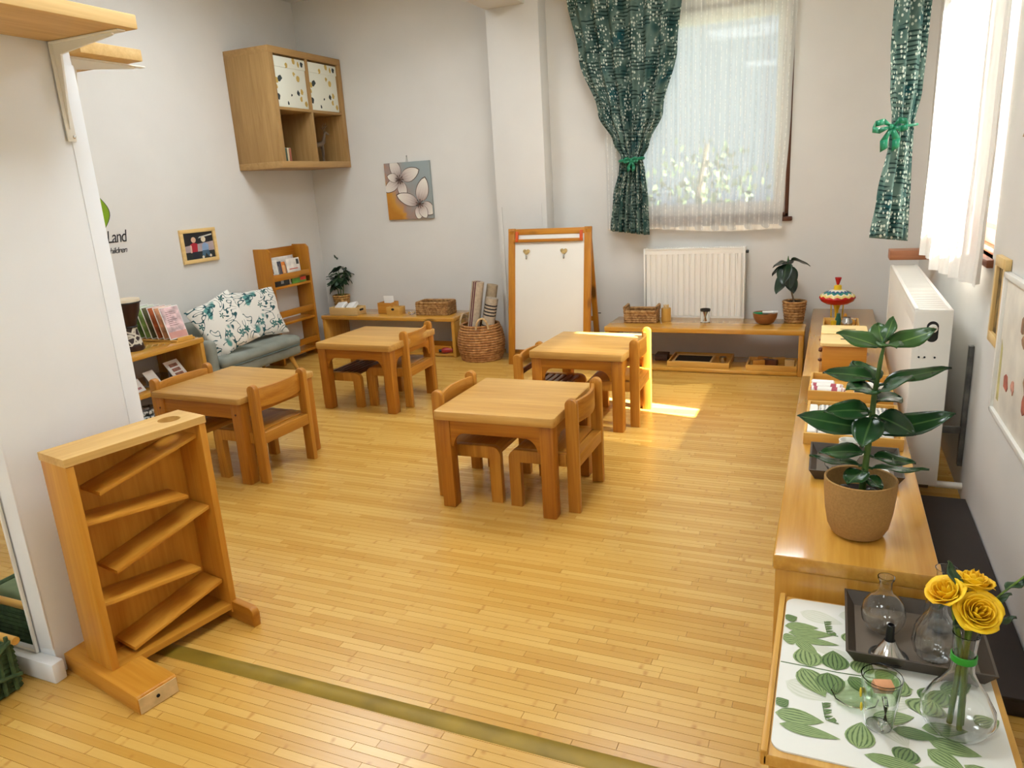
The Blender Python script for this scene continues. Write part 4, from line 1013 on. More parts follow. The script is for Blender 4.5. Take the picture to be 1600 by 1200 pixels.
obj('frame', fm, W('pale', 'z'), p2)
obj('picture', MB().box(-0.010, -0.001, -0.095, 0.03, -0.13, 0.13), plain('dark_foliage_print', (92, 74, 36), 0.5, 0, 0.6, 26), p2)
ts = thing('wall_tassel', 'small brown straw tassel hanging on the right wall', 'ornament', (XR, 2.95, 1.60))
obj('tuft', MB().lathe([(0.006, 0.09), (0.016, 0.085), (0.022, 0.05), (0.034, 0.0), (0.02, -0.004)], (-0.036, 0, 0), 14), plain('straw_brown', (158, 124, 84), 0.9, 0, 0.25, 90), ts)
obj('cord', MB().tube([(-0.036, 0, 0.085), (-0.012, 0, 0.16), (-0.002, 0, 0.17)], 0.003, 6), plain('straw_cord', (170, 140, 100), 0.9), ts)

# ================================================================== CUBE SHELF CONTENTS
FOREST = NT('forest_print_cotton'); _uv = FOREST.coord()
_vo = FOREST.add('ShaderNodeTexVoronoi', feature='F1'); _vo.inputs['Scale'].default_value = 17; _mp = FOREST.mapping(_uv, (0.0, 1, 0.8)); FOREST.l(_mp, _vo.inputs['Vector'])
_d = FOREST.math('LESS_THAN', FOREST.math('ADD', _vo.outputs['Distance'], FOREST.math('MULTIPLY', FOREST.noise(_uv, 60, 2), 0.30)), 0.43)
_sp = FOREST.add('ShaderNodeSeparateColor'); FOREST.l(_vo.outputs['Color'], _sp.inputs[0])
_c = FOREST.ramp(_sp.outputs[0], [(0.3, lin((52, 62, 64))), (0.55, lin((110, 118, 112))), (0.8, lin((200, 170, 90)))], 'CONSTANT')
FOREST.l(FOREST.mix(_d, lin((226, 228, 214)), _c), FOREST.b.inputs['Base Color']); FOREST.b.inputs['Roughness'].default_value = 0.9; FOREST = FOREST.m
for lab, yc in (('forest-print fabric box in the left upper cube', -0.2325), ('forest-print fabric box in the right upper cube', 0.2325)):
    r = thing('fabric_box', lab, 'storage box', (XL + 0.012, 5.885 + yc, 1.80 + czh / 2 + 0.0125), 0, 'fabric boxes in the cube shelf')
    obj('body', MB().box(0.01, 0.462, -0.208, 0.208, 0, 0.405, 0.008), FOREST, r)
    obj('folded_cuff', MB().box(0.005, 0.468, -0.211, 0.211, 0.325, 0.412, 0.006), FOREST, r)
dy = 0.23
dr = thing('deer_figurine', 'slim dark deer figurine in the right lower cube', 'figurine', (XL + 0.33, 5.885 + 0.215, 1.80 + ct), math.radians(60))
DM = plain('deer_bronze', (96, 78, 58), 0.5, 0, 0.15, 30)
b = MB()
b.tube([(-0.075, 0, 0.15), (-0.04, 0, 0.162), (0.0, 0, 0.158), (0.045, 0, 0.165), (0.07, 0, 0.19), (0.085, 0, 0.24), (0.09, 0, 0.262)], [0.014, 0.026, 0.024, 0.027, 0.020, 0.012, 0.010], 10)
b.tube([(0.085, 0, 0.262), (0.105, 0, 0.268), (0.132, 0, 0.252)], [0.012, 0.014, 0.006], 8)
for sy in (-1, 1):
    b.tube([(0.05, sy * 0.014, 0.155), (0.054, sy * 0.015, 0.08), (0.05, sy * 0.015, 0.04), (0.054, sy * 0.015, 0.0)], [0.013, 0.007, 0.005, 0.006], 7)
    b.tube([(-0.058, sy * 0.014, 0.155), (-0.05, sy * 0.015, 0.10), (-0.07, sy * 0.015, 0.065), (-0.062, sy * 0.015, 0.0)], [0.018, 0.009, 0.005, 0.006], 7)
obj('body', b, DM, dr)
an = MB()
for sy in (-1, 1):
    an.tube([(0.095, sy * 0.006, 0.272), (0.085, sy * 0.022, 0.30), (0.09, sy * 0.030, 0.335), (0.105, sy * 0.024, 0.36)], [0.004, 0.0035, 0.003, 0.002], 6)
    an.tube([(0.087, sy * 0.024, 0.31), (0.115, sy * 0.028, 0.335)], [0.003, 0.002], 6); an.tube([(0.084, sy * 0.022, 0.30), (0.064, sy * 0.028, 0.325)], [0.003, 0.002], 6)
obj('antlers', an, DM, dr)
for k, (lab, c) in enumerate((('dark green little book in the left lower cube', (58, 84, 66)), ('beige little book in the left lower cube', (190, 170, 140)), ('red-brown little book in the left lower cube', (150, 84, 62)))):
    r = thing('little_book', lab, 'book', (XL + 0.42, 5.885 - 0.425 + k * 0.028, 1.80 + ct), 0, 'little books in the cube shelf')
    obj('cover', MB().box(-0.07, 0.055, -0.012, 0.012, 0, 0.11, 0.002), plain('little_cover_%d' % k, c, 0.5), r)
    obj('pages', MB().box(-0.066, 0.053, -0.009, 0.009, 0.003, 0.1115), PAPER, r)

# ================================================================== EASEL
ea = thing('easel', 'child easel with a large white board in a pine frame', 'easel', (-2.21, 5.80, 0))
lean = math.atan2(0.17, 1.17); EL = 1.185; hw_ = 0.375
def eb(x0, x1, z0, z1, d0, d1, bev=0.003): return MB().box(x0, x1, d0, d1, z0, z1, bev).xf(Matrix.Rotation(-lean, 4, 'X'))
for s in (-1, 1): obj('front_leg', eb(*sorted((s * hw_, s * (hw_ - 0.062))), 0.004, EL, 0, 0.028), W('pinedark', 'z'), ea)
obj('top_bar', eb(-hw_ + 0.062, hw_ - 0.062, EL - 0.055, EL - 0.005, 0.002, 0.026), W('pinedark', 'x'), ea)
obj('bottom_bar', eb(-hw_ + 0.062, hw_ - 0.062, 0.10, 0.14, 0.002, 0.026), W('pinedark', 'x'), ea)
bd = obj('white_board', eb(-hw_ + 0.055, hw_ - 0.055, 0.13, EL - 0.05, 0.008, 0.018), plain('whiteboard', (226, 222, 212), 0.35, 0, 0.01, 3), ea)
obj('paper_bar', eb(-hw_ + 0.050, hw_ - 0.070, EL - 0.118, EL - 0.092, -0.014, 0.002, 0.004), W('pinedark', 'x'), ea)
ORG = plain('orange_plastic', (206, 84, 28), 0.4)
for s in (-1, 1): obj('clip', eb(s * (hw_ - 0.085) - 0.012, s * (hw_ - 0.085) + 0.012, EL - 0.115, EL - 0.028, -0.018, 0.003), ORG, ea)
HEART = plain('heart_cork', (176, 150, 96), 0.7, 0, 0.15, 60)
for lab, xx in (('wooden heart clip on the left of the easel board', -0.205), ('wooden heart clip on the right of the easel board', 0.135)):
    z = 0.985; hp = []
    for i in range(24):
        t = 2 * PI * i / 24; hp.append((0.0024 * 16 * math.sin(t) ** 3 / 1.25, 0.0024 * (13 * math.cos(t) - 5 * math.cos(2 * t) - 2 * math.cos(3 * t) - math.cos(4 * t)) / 1.25))
    p = Matrix.Rotation(-lean, 4, 'X') @ Vector((xx, 0.0055, z))
    r = thing('heart_clip', lab, 'clip', (-2.21 + p.x, 5.80 + p.y, p.z), 0, 'heart clips on the easel')
    obj('heart', MB().prism(hp, 'xz', -0.008, 0.0, 0.002).xf(Matrix.Rotation(-lean, 4, 'X')), HEART, r)
    obj('clip_body', MB().box(-0.006, 0.006, -0.012, 0.001, -0.062, -0.026, 0.002).xf(Matrix.Rotation(-lean, 4, 'X')), STEEL, r)
bl_ = math.atan2(0.20, 1.15)
for s in (-1, 1): obj('back_leg', MB().box(*sorted((s * (hw_ - 0.004), s * (hw_ - 0.05))), -0.026, 0.0, 0.004, EL - 0.01, 0.003).xf(Matrix.Translation((0, 0.385, 0)) @ Matrix.Rotation(bl_, 4, 'X')), W('pinedark', 'z'), ea)
obj('back_bar', MB().box(-hw_ + 0.05, hw_ - 0.05, -0.022, -0.004, 0.36, 0.40, 0.003).xf(Matrix.Translation((0, 0.385, 0)) @ Matrix.Rotation(bl_, 4, 'X')), W('pinedark', 'x'), ea)
obj('hinge_pin', MB().tube([(hw_ - 0.004, 0.13, 0.42), (hw_ + 0.02, 0.13, 0.42)], 0.004, 8).xf(Matrix.Translation((0, 0.18, 0))), BLACK, ea)

# ================================================================== BASKETS AND PLANTS
WICK = NT('water_hyacinth'); _c = WICK.coord(); _n = WICK.noise(WICK.mapping(_c, (1, 1, 1)), 55, 3)
WICK.l(WICK.ramp(_n, [(0.33, lin((124, 84, 42))), (0.52, lin((164, 120, 68))), (0.70, lin((194, 152, 94)))]), WICK.b.inputs['Base Color']); WICK.b.inputs['Roughness'].default_value = 0.8; WICK.bump(_n, 0.4, 0.006); WICK = WICK.m
JUTE = NT('jute_coil'); _c = JUTE.coord(); _n = JUTE.noise(_c, 45, 3)
JUTE.l(JUTE.ramp(_n, [(0.33, lin((150, 98, 50))), (0.52, lin((178, 124, 70))), (0.7, lin((204, 152, 92)))]), JUTE.b.inputs['Base Color']); JUTE.b.inputs['Roughness'].default_value = 0.8; JUTE.bump(_n, 0.5, 0.006); JUTE = JUTE.m

def basket_rect(name, label, cat, loc, rz, a, b, h, rows, r, mat=WICK, handle=True, flare=1.0):
    t = thing(name, label, cat, loc, rz)
    m = MB()
    per = 44
    def loop(a, b, z, ph, rad):
        pts = []
        for i in range(per):
            u = i / per * 4; s = int(u); f = u - s
            if s == 0: p = (-a + 2 * a * f, -b)
            elif s == 1: p = (a, -b + 2 * b * f)
            elif s == 2: p = (a - 2 * a * f, b)
            else: p = (-a, b - 2 * b * f)
            w = 0.35 * rad * math.sin(PI * i + ph)
            d = Vector(p); d.normalize(); pts.append((p[0] + d.x * w, p[1] + d.y * w, z))
        return pts
    for k in range(rows):
        z = r + (h - 2 * r) * k / max(1, rows - 1); g = 1 + (flare - 1) * k / max(1, rows - 1)
        m.tube(loop((a - r) * g, (b - r) * g, z, PI * (k % 2), r), r * 1.02, 6, True)
    obj('weave', m, mat, t)
    obj('base', MB().box(-a + r * 1.5, a - r * 1.5, -b + r * 1.5, b - r * 1.5, 0.001, 0.012, 0.002), mat, t)
    obj('rim', MB().tube([(x * flare, y * flare, h) for x, y in rrect(a - r, b - r, 0.02, 4)], r * 1.25, 8, True), mat, t)
    return t

def basket_round(t, r0, r1, h, rows, mat):
    m = MB(); rr_ = h / rows / 2
    for k in range(rows):
        f = (k + 0.5) / rows; R_ = r0 + (r1 - r0) * f; n = 30
        m.tube([((R_ - rr_) * math.cos(2 * PI * i / n) * (1 + 0.012 * (-1) ** (i + k)), (R_ - rr_) * math.sin(2 * PI * i / n) * (1 + 0.012 * (-1) ** (i + k)), rr_ + k * 2 * rr_) for i in range(n)], rr_ * 1.08, 6, True)
    obj('weave', m, mat, t)
    obj('liner', MB().lathe([(r0 - 2.2 * rr_, 0.003), (r1 - 2.2 * rr_, h - 0.012), (r1 - 2.8 * rr_, h - 0.012), (r1 - 2.8 * rr_, h - 0.03), (0.004, h - 0.03)], n=24), SOIL, t)

def leaf_obj(parent, base, yaw, pitch, L, Wd, mat, curl=0.25, fold=0.12, roll=0.0, stem=0.0, name='leaf'):
    def f(u, v):
        s = 2 * u - 1; t = v; w = Wd / 2 * (math.sin(PI * min(1.0, 0.02 + 0.98 * t) ** 0.85) ** 0.8 if 0 < t < 1 else 0.0)
        x = t * L + stem; z = -curl * L * t * t + fold * abs(s) * w * 2 + 0.006 * math.sin(8 * t) * abs(s)
        return (x, s * w, z)
    m = MB().grid(f, 6, 9)
    if stem > 0: m.tube([(0, 0, 0), (stem * 0.5, 0, 0.004), (stem + L * 0.05, 0, 0)], 0.0035, 6)
    M_ = Matrix.Translation(base) @ Matrix.Rotation(math.radians(yaw), 4, 'Z') @ Matrix.Rotation(-math.radians(pitch), 4, 'Y') @ Matrix.Rotation(math.radians(roll), 4, 'X')
    return obj(name, m.xf(M_), mat, parent, solid=0.0018, angle=80)

def leafmat(name, dark, light, vein=(130, 160, 100), rough=0.28):
    s = NT(name); uv = s.add('ShaderNodeUVMap', uv_map='UVMap').outputs[0]; sp = s.add('ShaderNodeSeparateXYZ'); s.l(uv, sp.inputs[0])
    c = s.ramp(s.noise(s.coord(), 14, 2), [(0.35, lin(dark)), (0.65, lin(light))])
    v = s.ramp(s.math('ABSOLUTE', s.math('SUBTRACT', sp.outputs[0], 0.5)), [(0.015, (1, 1, 1, 1)), (0.05, (0, 0, 0, 1))])
    s.l(s.mix(s.math('MULTIPLY', v, 0.55), c, lin(vein)), s.b.inputs['Base Color']); s.b.inputs['Roughness'].default_value = rough
    return s.m
RUB = leafmat('rubber_leaf', (24, 54, 28), (40, 80, 38), (92, 130, 70), 0.25)
RUBY = leafmat('rubber_leaf_young', (40, 78, 32), (62, 104, 42), (140, 170, 90), 0.3)
FIG = leafmat('dark_leaf', (16, 34, 22), (28, 52, 32), (70, 96, 60), 0.3)
FERN = leafmat('fig_leaf', (18, 40, 22), (32, 62, 32), (60, 90, 50), 0.4)
STEM = plain('green_stem', (74, 104, 46), 0.5, 0, 0.12, 20)

# large rubber plant
rp_ = thing('rubber_plant', 'large rubber plant in a speckled clay pot at the shelf end', 'potted plant', (0.119, 2.335, 0.43))
CLAY = plain('speckled_clay', (172, 134, 82), 0.85, 0, 0.05, 200, 0.12, 220, 0.2)
obj('pot', MB().lathe([(0.0, 0.0), (0.055, 0.0), (0.074, 0.008), (0.088, 0.035), (0.097, 0.085), (0.103, 0.150), (0.104, 0.186), (0.101, 0.189), (0.097, 0.186), (0.095, 0.15), (0.090, 0.12)], n=44, cap0=False, cap1=False), CLAY, rp_)
obj('soil', MB().lathe([(0.092, 0.128), (0.06, 0.136), (0.002, 0.14)], n=30), SOIL, rp_)
pb = MB(); rr = random.Random(2)
for k in range(9):
    a = rr.random() * 6.28; q = 0.03 + rr.random() * 0.045; pb.sphere((q * math.cos(a), q * math.sin(a), 0.142), (0.016, 0.013, 0.010), 10, 7)
obj('pebbles', pb, plain('dark_pebble', (44, 46, 42), 0.35, 0, 0.2, 40), rp_)
obj('stem', MB().tube([(0.005, 0, 0.13), (0.010, -0.002, 0.22), (0.016, -0.004, 0.34), (0.020, -0.004, 0.45), (0.030, -0.004, 0.56), (0.035, -0.004, 0.60)], [0.011, 0.010, 0.009, 0.008, 0.006, 0.004], 10), STEM, rp_)
# (height, yaw, pitch, length, width, curl, roll)
for (z, yw, pt, L, Wd, cu, ro) in ((0.595, 190, 24, 0.125, 0.075, 0.10, -30), (0.60, 12, 16, 0.130, 0.070, -0.10, 35), (0.60, 100, 35, 0.09, 0.07, 0.1, 0), (0.60, 285, 25, 0.09, 0.07, 0.3, 0), (0.61, 50, 65, 0.07, 0.045, 0, 0),
                                 (0.50, 186, 14, 0.14, 0.075, 0.18, -25), (0.48, 5, 24, 0.185, 0.062, 0.15, 20), (0.48, 130, 30, 0.11, 0.10, 0.1, 0), (0.46, 235, 30, 0.12, 0.085, 0.35, -20), (0.46, 310, 32, 0.14, 0.085, 0.05, 25), (0.43, 50, 10, 0.11, 0.08, 0.3, 20),
                                 (0.345, 183, 8, 0.20, 0.088, -0.02, -40), (0.335, 0, 16, 0.215, 0.080, -0.10, 40), (0.40, 205, 12, 0.13, 0.075, 0.25, -35), (0.39, 330, -5, 0.11, 0.085, 0.3, 30), (0.35, 95, 5, 0.12, 0.08, 0.3, 0), (0.39, 255, -20, 0.12, 0.09, 0.2, 0),
                                 (0.27, 200, 8, 0.13, 0.070, 0.15, -20), (0.26, 345, 2, 0.12, 0.06, 0.05, 15), (0.225, 178, 5, 0.15, 0.045, -0.02, -5), (0.22, 4, 2, 0.16, 0.04, 0.0, 5), (0.215, 240, -6, 0.09, 0.075, 0.1, 0), (0.20, 300, -4, 0.08, 0.05, 0.1, 0)):
    x = 0.005 + 0.03 * max(0, (z - 0.13) / 0.47)
    leaf_obj(rp_, (x, -0.003, z), yw, pt, L, Wd, RUBY if z > 0.55 else RUB, cu, 0.10, ro, 0.012)

# dark rubber plant on the back bench
p_ = thing('dark_plant', 'dark drooping plant in a woven pot on the bench under the radiator', 'potted plant', (-0.245, 6.155, 0.362))
basket_round(p_, 0.074, 0.094, 0.172, 8, WICK)
obj('stem', MB().tube([(0, 0, 0.14), (-0.015, 0, 0.20), (-0.05, 0, 0.33), (-0.06, 0, 0.44)], [0.008, 0.007, 0.006, 0.004], 8), plain('woody_stem', (120, 100, 78), 0.8), p_)
for (z, yw, pt, L, Wd, cu, ro) in ((0.47, 200, 5, 0.10, 0.11, 0.5, 0), (0.47, 255, -35, 0.19, 0.13, 0.30, 10), (0.46, 285, -50, 0.20, 0.13, 0.2, -10), (0.48, -12, 10, 0.15, 0.085, 0.5, -30), (0.40, 230, -50, 0.19, 0.12, 0.1, 0), (0.38, 300, -50, 0.16, 0.11, 0.1, 0), (0.47, 100, 0, 0.14, 0.10, 0.4, 0), (0.45, 150, -20, 0.15, 0.11, 0.3, 0)):
    leaf_obj(p_, (-0.058, 0, z), yw, pt, L, Wd, FIG, cu, 0.08, ro, 0.015)
leaf_obj(p_, (-0.06, 0, 0.44), 90, 80, 0.08, 0.015, RUBY, 0, 0, 0, 0, 'leaf_bud')

# small fig on the left bench
p_ = thing('small_fig', 'small dark-leaved fig in a woven pot in the room corner', 'potted plant', (-4.65, 6.285, 0.379))
YW = NT('yellow_wicker'); _n = YW.noise(YW.coord(), 50, 3); YW.l(YW.ramp(_n, [(0.35, lin((128, 86, 34))), (0.55, lin((188, 140, 70))), (0.7, lin((212, 170, 100)))]), YW.b.inputs['Base Color']); YW.b.inputs['Roughness'].default_value = 0.7; YW = YW.m
basket_round(p_, 0.068, 0.094, 0.165, 7, YW)
sm = MB(); rr = random.Random(12); tips = []
for k in range(6):
    a = k * 1.05; x, y = 0.035 * math.cos(a), 0.03 * math.sin(a); h = 0.30 + 0.2 * rr.random()
    sm.tube([(x * 0.6, y * 0.6, 0.12), (x, y, 0.22), (x * 1.9, y * 1.9, h)], [0.005, 0.004, 0.003], 6); tips.append((x, y, h))
obj('stems', sm, STEM, p_)
for k in range(54):
    x, y, h = tips[k % 6]; f = 0.5 + 0.55 * rr.random(); z = 0.22 + (h - 0.22) * f
    leaf_obj(p_, (x * (1 + 0.9 * f), y * (1 + 0.9 * f), z), rr.random() * 360, rr.uniform(-45, 30), 0.075 + 0.045 * rr.random(), 0.05, FERN, 0.4, 0.1, rr.uniform(-30, 30), 0.008)
leaf_obj(p_, (0.0, 0, 0.52), 190, 70, 0.06, 0.045, FERN, 0.2); leaf_obj(p_, (-0.06, 0, 0.33), 185, 0, 0.10, 0.05, FERN, 0.1); leaf_obj(p_, (-0.07, 0, 0.24), 195, -35, 0.09, 0.05, FERN, 0.3)

# coiled basket with rolled rugs
jb = thing('coiled_basket', 'large coiled jute basket with loop handles beside the easel', 'basket', (-2.935, 6.0, 0))
nrow = 15
for k in range(nrow):
    f = (k + 0.5) / nrow; R_ = 0.178 + 0.034 * math.sin(PI * min(1, f * 1.05)) - 0.02 * max(0, f - 0.8) * 5 * 0.4
    n = 40; rr_ = 0.0112
    obj('coil', MB().tube([(R_ * math.cos(2 * PI * i / n), R_ * math.sin(2 * PI * i / n), rr_ + k * 0.0222 + 0.0016 * math.sin(i * 2.4 + k)) for i in range(n)], [rr_ * (1 + 0.1 * math.sin(i * 3.1 + k * 2)) for i in range(n)], 7, True), JUTE, jb)
obj('base', MB().lathe([(0.165, 0.004), (0.165, 0.016), (0.01, 0.016)], n=30), JUTE, jb)
for a in (math.radians(165), math.radians(-60)):
    c = (0.196 * math.cos(a), 0.196 * math.sin(a)); tx, ty = -math.sin(a), math.cos(a)
    obj('handle', MB().tube([(c[0] + tx * 0.055 * math.cos(t), c[1] + ty * 0.055 * math.cos(t), 0.305 + 0.10 * math.sin(t)) for t in [PI * i / 12 for i in range(13)]], 0.009, 7), plain('pale_rope_%d' % int(abs(a) * 10), (196, 164, 116), 0.8, 0, 0.15, 60), jb)
def rug_mat(name, base, stripes, axis='z'):
    s = NT(name); sp = s.add('ShaderNodeSeparateXYZ'); s.l(s.coord(), sp.inputs[0])
    col = s.ramp(s.noise(s.coord(), 60, 2), [(0.3, lin(tuple(c * 0.9 for c in base))), (0.7, lin(base))])
    src = sp.outputs['XYZ'.index(axis.upper())]
    for (a, b, c) in stripes:
        mk = s.math('MULTIPLY', s.math('GREATER_THAN', src, a), s.math('LESS_THAN', src, b)); col = s.mix(mk, col, lin(c))
    s.l(col, s.b.inputs['Base Color']); s.b.inputs['Roughness'].default_value = 0.95; return s.m
RUG1 = rug_mat('rug_maroon_stripe', (196, 176, 150), [(-0.026 * K, -0.014 * K, (90, 30, 46)), (-0.006 * K, 0.006 * K, (90, 30, 46))], 'x')
RUG2 = rug_mat('rug_plain', (186, 164, 132), [])
RUG3 = rug_mat('rug_black_stripe', (190, 172, 148), [(a * K, (a + 0.013) * K, (36, 32, 36)) for a in (0.40, 0.43, 0.46, 0.49, 0.30, 0.24)], 'z')
def roll(label, mat, loc, tilt, rad, L, z0=0.02):
    m = MB(); n = 60; pr = []
    for i in range(n): a = i / n * 5 * 2 * PI; q = rad * (0.25 + 0.75 * i / n); pr.append((q * math.cos(a), q * math.sin(a)))
    pr2 = [(x * (1 - 0.006 / max(0.01, math.hypot(x, y))), y * (1 - 0.006 / max(0.01, math.hypot(x, y)))) for x, y in pr]
    V0 = [[m.bm.verts.new((x, y, z)) for x, y in pr] for z in (z0, L)]
    V1 = [[m.bm.verts.new((x, y, z)) for x, y in pr2] for z in (z0, L)]
    for i in range(n - 1):
        for q in ((V0[0][i], V0[0][i + 1], V0[1][i + 1], V0[1][i]), (V1[0][i + 1], V1[0][i], V1[1][i], V1[1][i + 1]), (V0[1][i], V0[1][i + 1], V1[1][i + 1], V1[1][i])): m.bm.faces.new(q)
    return obj('rolled_rug', m, mat, None, loc, tilt, label, 'rug', 'rolled rugs in the coiled basket', angle=60)
roll('rolled rug with two maroon stripes standing in the coiled basket', RUG1, (-3.04, 5.98, 0.02), Euler((math.radians(-3), math.radians(9), 0)), 0.062, 0.70)
roll('plain beige rolled rug in the middle of the coiled basket', RUG2, (-2.965, 6.09, 0.02), Euler((math.radians(-3), math.radians(11), 0)), 0.058, 0.66)
roll('rolled rug with black stripes leaning out of the coiled basket', RUG3, (-2.90, 5.95, 0.02), Euler((math.radians(-3), math.radians(12), 0)), 0.064, 0.56)

# ================================================================== LEFT BENCH ITEMS
def tray(name, label, loc, a, b, h, t, mat, rz=0, cat='tray', slot=False, basemat=None):
    r = thing(name, label, cat, loc, rz)
    obj('base', MB().box(-a + t, a - t, -b + t, b - t, 0.0005, 0.010), basemat or mat, r)
    obj('side', MB().box(-a, a, -b, -b + t, 0, h, 0.002), mat, r); obj('side', MB().box(-a, a, b - t, b, 0, h, 0.002), mat, r)
    obj('end', MB().box(-a, -a + t, -b + t, b - t, 0, h, 0.002), mat, r); e = obj('end', MB().box(a - t, a, -b + t, b - t, 0, h, 0.002), mat, r)
    if slot: obj('grip_slot', MB().prism([(y, z + h * 0.62) for y, z in rrect(b * 0.42, h * 0.13, h * 0.12, 4)], 'yz', a - 0.001, a + 0.0012), DARKHOLE, e)
    return r
zl = 0.379
tray('card_tray', 'pale wooden tray holding white cards on the left bench', (-4.455, 6.10, zl), 0.165, 0.08, 0.075, 0.012, W('oaklight', 'x'), 0, 'tray', True)
for k, (x, lab) in enumerate(((-4.53, 'white card lying at the fig end of the pale tray'), (-4.40, 'white card sloping at the handle end of the pale tray'))):
    obj('white_card', MB().box(-0.052, 0.052, -0.06, 0.06, 0, 0.03, 0.001), PAPER, None, (x, 6.10, zl + 0.062), Euler((math.radians(24), math.radians(-6 - 4 * k), 0)), lab, 'card')
tray('card_box', 'square brown wooden box on the left bench', (-4.045, 6.215, zl), 0.08, 0.07, 0.105, 0.01, W('box', 'x'), 0, 'box')
obj('white_card', MB().box(-0.055, 0.055, -0.004, 0.004, 0, 0.155, 0.001), PAPER, None, (-4.03, 6.225, zl + 0.011), (0.10, 0, 0), 'white card standing in the square brown box', 'card')
lb = tray('little_box', 'small pale wooden box with a dark finger hole', (-3.905, 6.125, zl), 0.075, 0.055, 0.075, 0.01, W('bamboo', 'x'), 0, 'box')
obj('finger_hole', MB().prism([(a * 0.018, 0.055 + b * 0.012) for a, b in disc(0, 0, 1, 1)], 'xz', -0.0562, -0.0545), DARKHOLE, lb)
basket_rect('woven_tray_basket', 'wide woven hyacinth basket on the left bench', 'basket', (-3.48, 6.175, zl), math.radians(2), 0.175, 0.105, 0.118, 6, 0.0105)
tray('wooden_crate', 'flat wooden crate under the left bench', (-3.42, 6.12, 0.0305), 0.16, 0.11, 0.07, 0.012, W('pinedark', 'x'), 0, 'crate')
rb = thing('red_bottle', 'small red bottle lying under the left bench', 'bottle', (-3.30, 6.02, 0.0305))
obj('body', MB().lathe([(0.0, 0), (0.028, 0.004), (0.028, 0.09), (0.014, 0.11)], n=20, cap0=False).xf(Matrix.Translation((0.04, 0.02, 0.0285)) @ Matrix.Rotation(-PI / 2, 4, 'Y') @ Matrix.Rotation(0.5, 4, 'X')), plain('red_plastic', (150, 36, 34), 0.35), rb)
obj('cap', MB().lathe([(0.015, 0.11), (0.015, 0.135), (0.0, 0.135)], n=16, cap1=False).xf(Matrix.Translation((0.04, 0.02, 0.0285)) @ Matrix.Rotation(-PI / 2, 4, 'Y') @ Matrix.Rotation(0.5, 4, 'X')), BLACK, rb)
dsh = thing('glass_saucer', 'tiny glass saucer beside the wide woven basket', 'saucer', (-3.72, 6.11, zl))

def glass_mat(name, tint=(0.97, 0.985, 0.98), rough=0.0):
    s = NT(name); s.b.inputs['Transmission Weight'].default_value = 1.0; s.b.inputs['Roughness'].default_value = rough; s.b.inputs['IOR'].default_value = 1.45
    s.b.inputs['Base Color'].default_value = (*tint, 1); return s.m
GLASS = glass_mat('clear_glass')
GREENGL = glass_mat('green_tinted_glass', (0.80, 0.93, 0.72), 0.08)
obj('bowl', MB().lathe([(0.012, 0), (0.028, 0.006), (0.038, 0.03), (0.036, 0.03), (0.026, 0.009), (0.004, 0.006)], n=24, cap0=True, cap1=True), GLASS, dsh)

# ================================================================== BACK BENCH ITEMS
zb_ = 0.362
bk = basket_rect('handled_basket', 'small woven basket with dipped handles on the bench under the radiator', 'basket', (-1.445, 6.075, zb_), math.radians(3), 0.14, 0.105, 0.095, 5, 0.0105)
for s in (-1, 1):
    obj('raised_end', MB().tube([(s * 0.13, -0.095, 0.09), (s * 0.132, -0.09, 0.128), (s * 0.132, 0.09, 0.128), (s * 0.13, 0.095, 0.09)], 0.012, 7).tube([(s * 0.13, -0.09, 0.108), (s * 0.13, 0.09, 0.108)], 0.011, 7), WICK, bk)
cp = thing('stick_cup', 'bamboo cup filled with thin wooden sticks', 'cup', (-1.25, 6.12, zb_))
obj('cup', MB().lathe([(0.0, 0), (0.038, 0), (0.040, 0.002), (0.040, 0.105), (0.035, 0.105), (0.035, 0.012), (0.0, 0.012)], n=28, cap0=False, cap1=False), W('bamboo', 'z'), cp)
rr = random.Random(4)
for k in range(14):
    a = rr.random() * 6.28; q = 0.022 * rr.random() ** 0.5
    obj('stick', MB().tube([(q * math.cos(a) * 0.7, q * math.sin(a) * 0.7, 0.0135), (q * math.cos(a) * 1.3, q * math.sin(a) * 1.3, 0.128 + 0.012 * rr.random())], 0.003, 6), W('pale', 'z'), cp)
jr = thing('pencil_jar', 'small glass jar of coloured pencils with a black rim', 'jar', (-0.925, 6.10, zb_))
obj('glass', MB().lathe([(0.0, 0), (0.036, 0), (0.040, 0.006), (0.040, 0.075), (0.037, 0.09), (0.034, 0.09), (0.036, 0.074), (0.036, 0.009), (0.0, 0.007)], n=28, cap0=False, cap1=False), GLASS, jr)
obj('rim', MB().lathe([(0.0375, 0.088), (0.041, 0.088), (0.041, 0.106), (0.0375, 0.106), (0.0375, 0.088)], n=28, cap0=False, cap1=False), BLACK, jr)
for k, c in enumerate(((196, 160, 60), (90, 110, 60), (176, 120, 70), (60, 60, 56), (210, 190, 130), (150, 80, 50))):
    a = k * 1.05; obj('pencil', MB().tube([(0.012 * math.cos(a), 0.012 * math.sin(a), 0.009), (-0.022 * math.cos(a), 0.022 * math.sin(a), 0.095)], 0.0045, 6), plain('pencil_%d' % k, c, 0.5), jr)
bw = obj('wooden_bowl', MB().lathe([(0.0, 0), (0.045, 0), (0.066, 0.012), (0.088, 0.05), (0.094, 0.088), (0.089, 0.089), (0.080, 0.052), (0.055, 0.018), (0.0, 0.012)], n=36, cap0=False, cap1=False), wood('bowl_wood', (128, 78, 38), (164, 108, 58), 'x'), None, (-0.455, 6.06, zb_), label='turned wooden bowl of markers on the bench', cat='bowl')
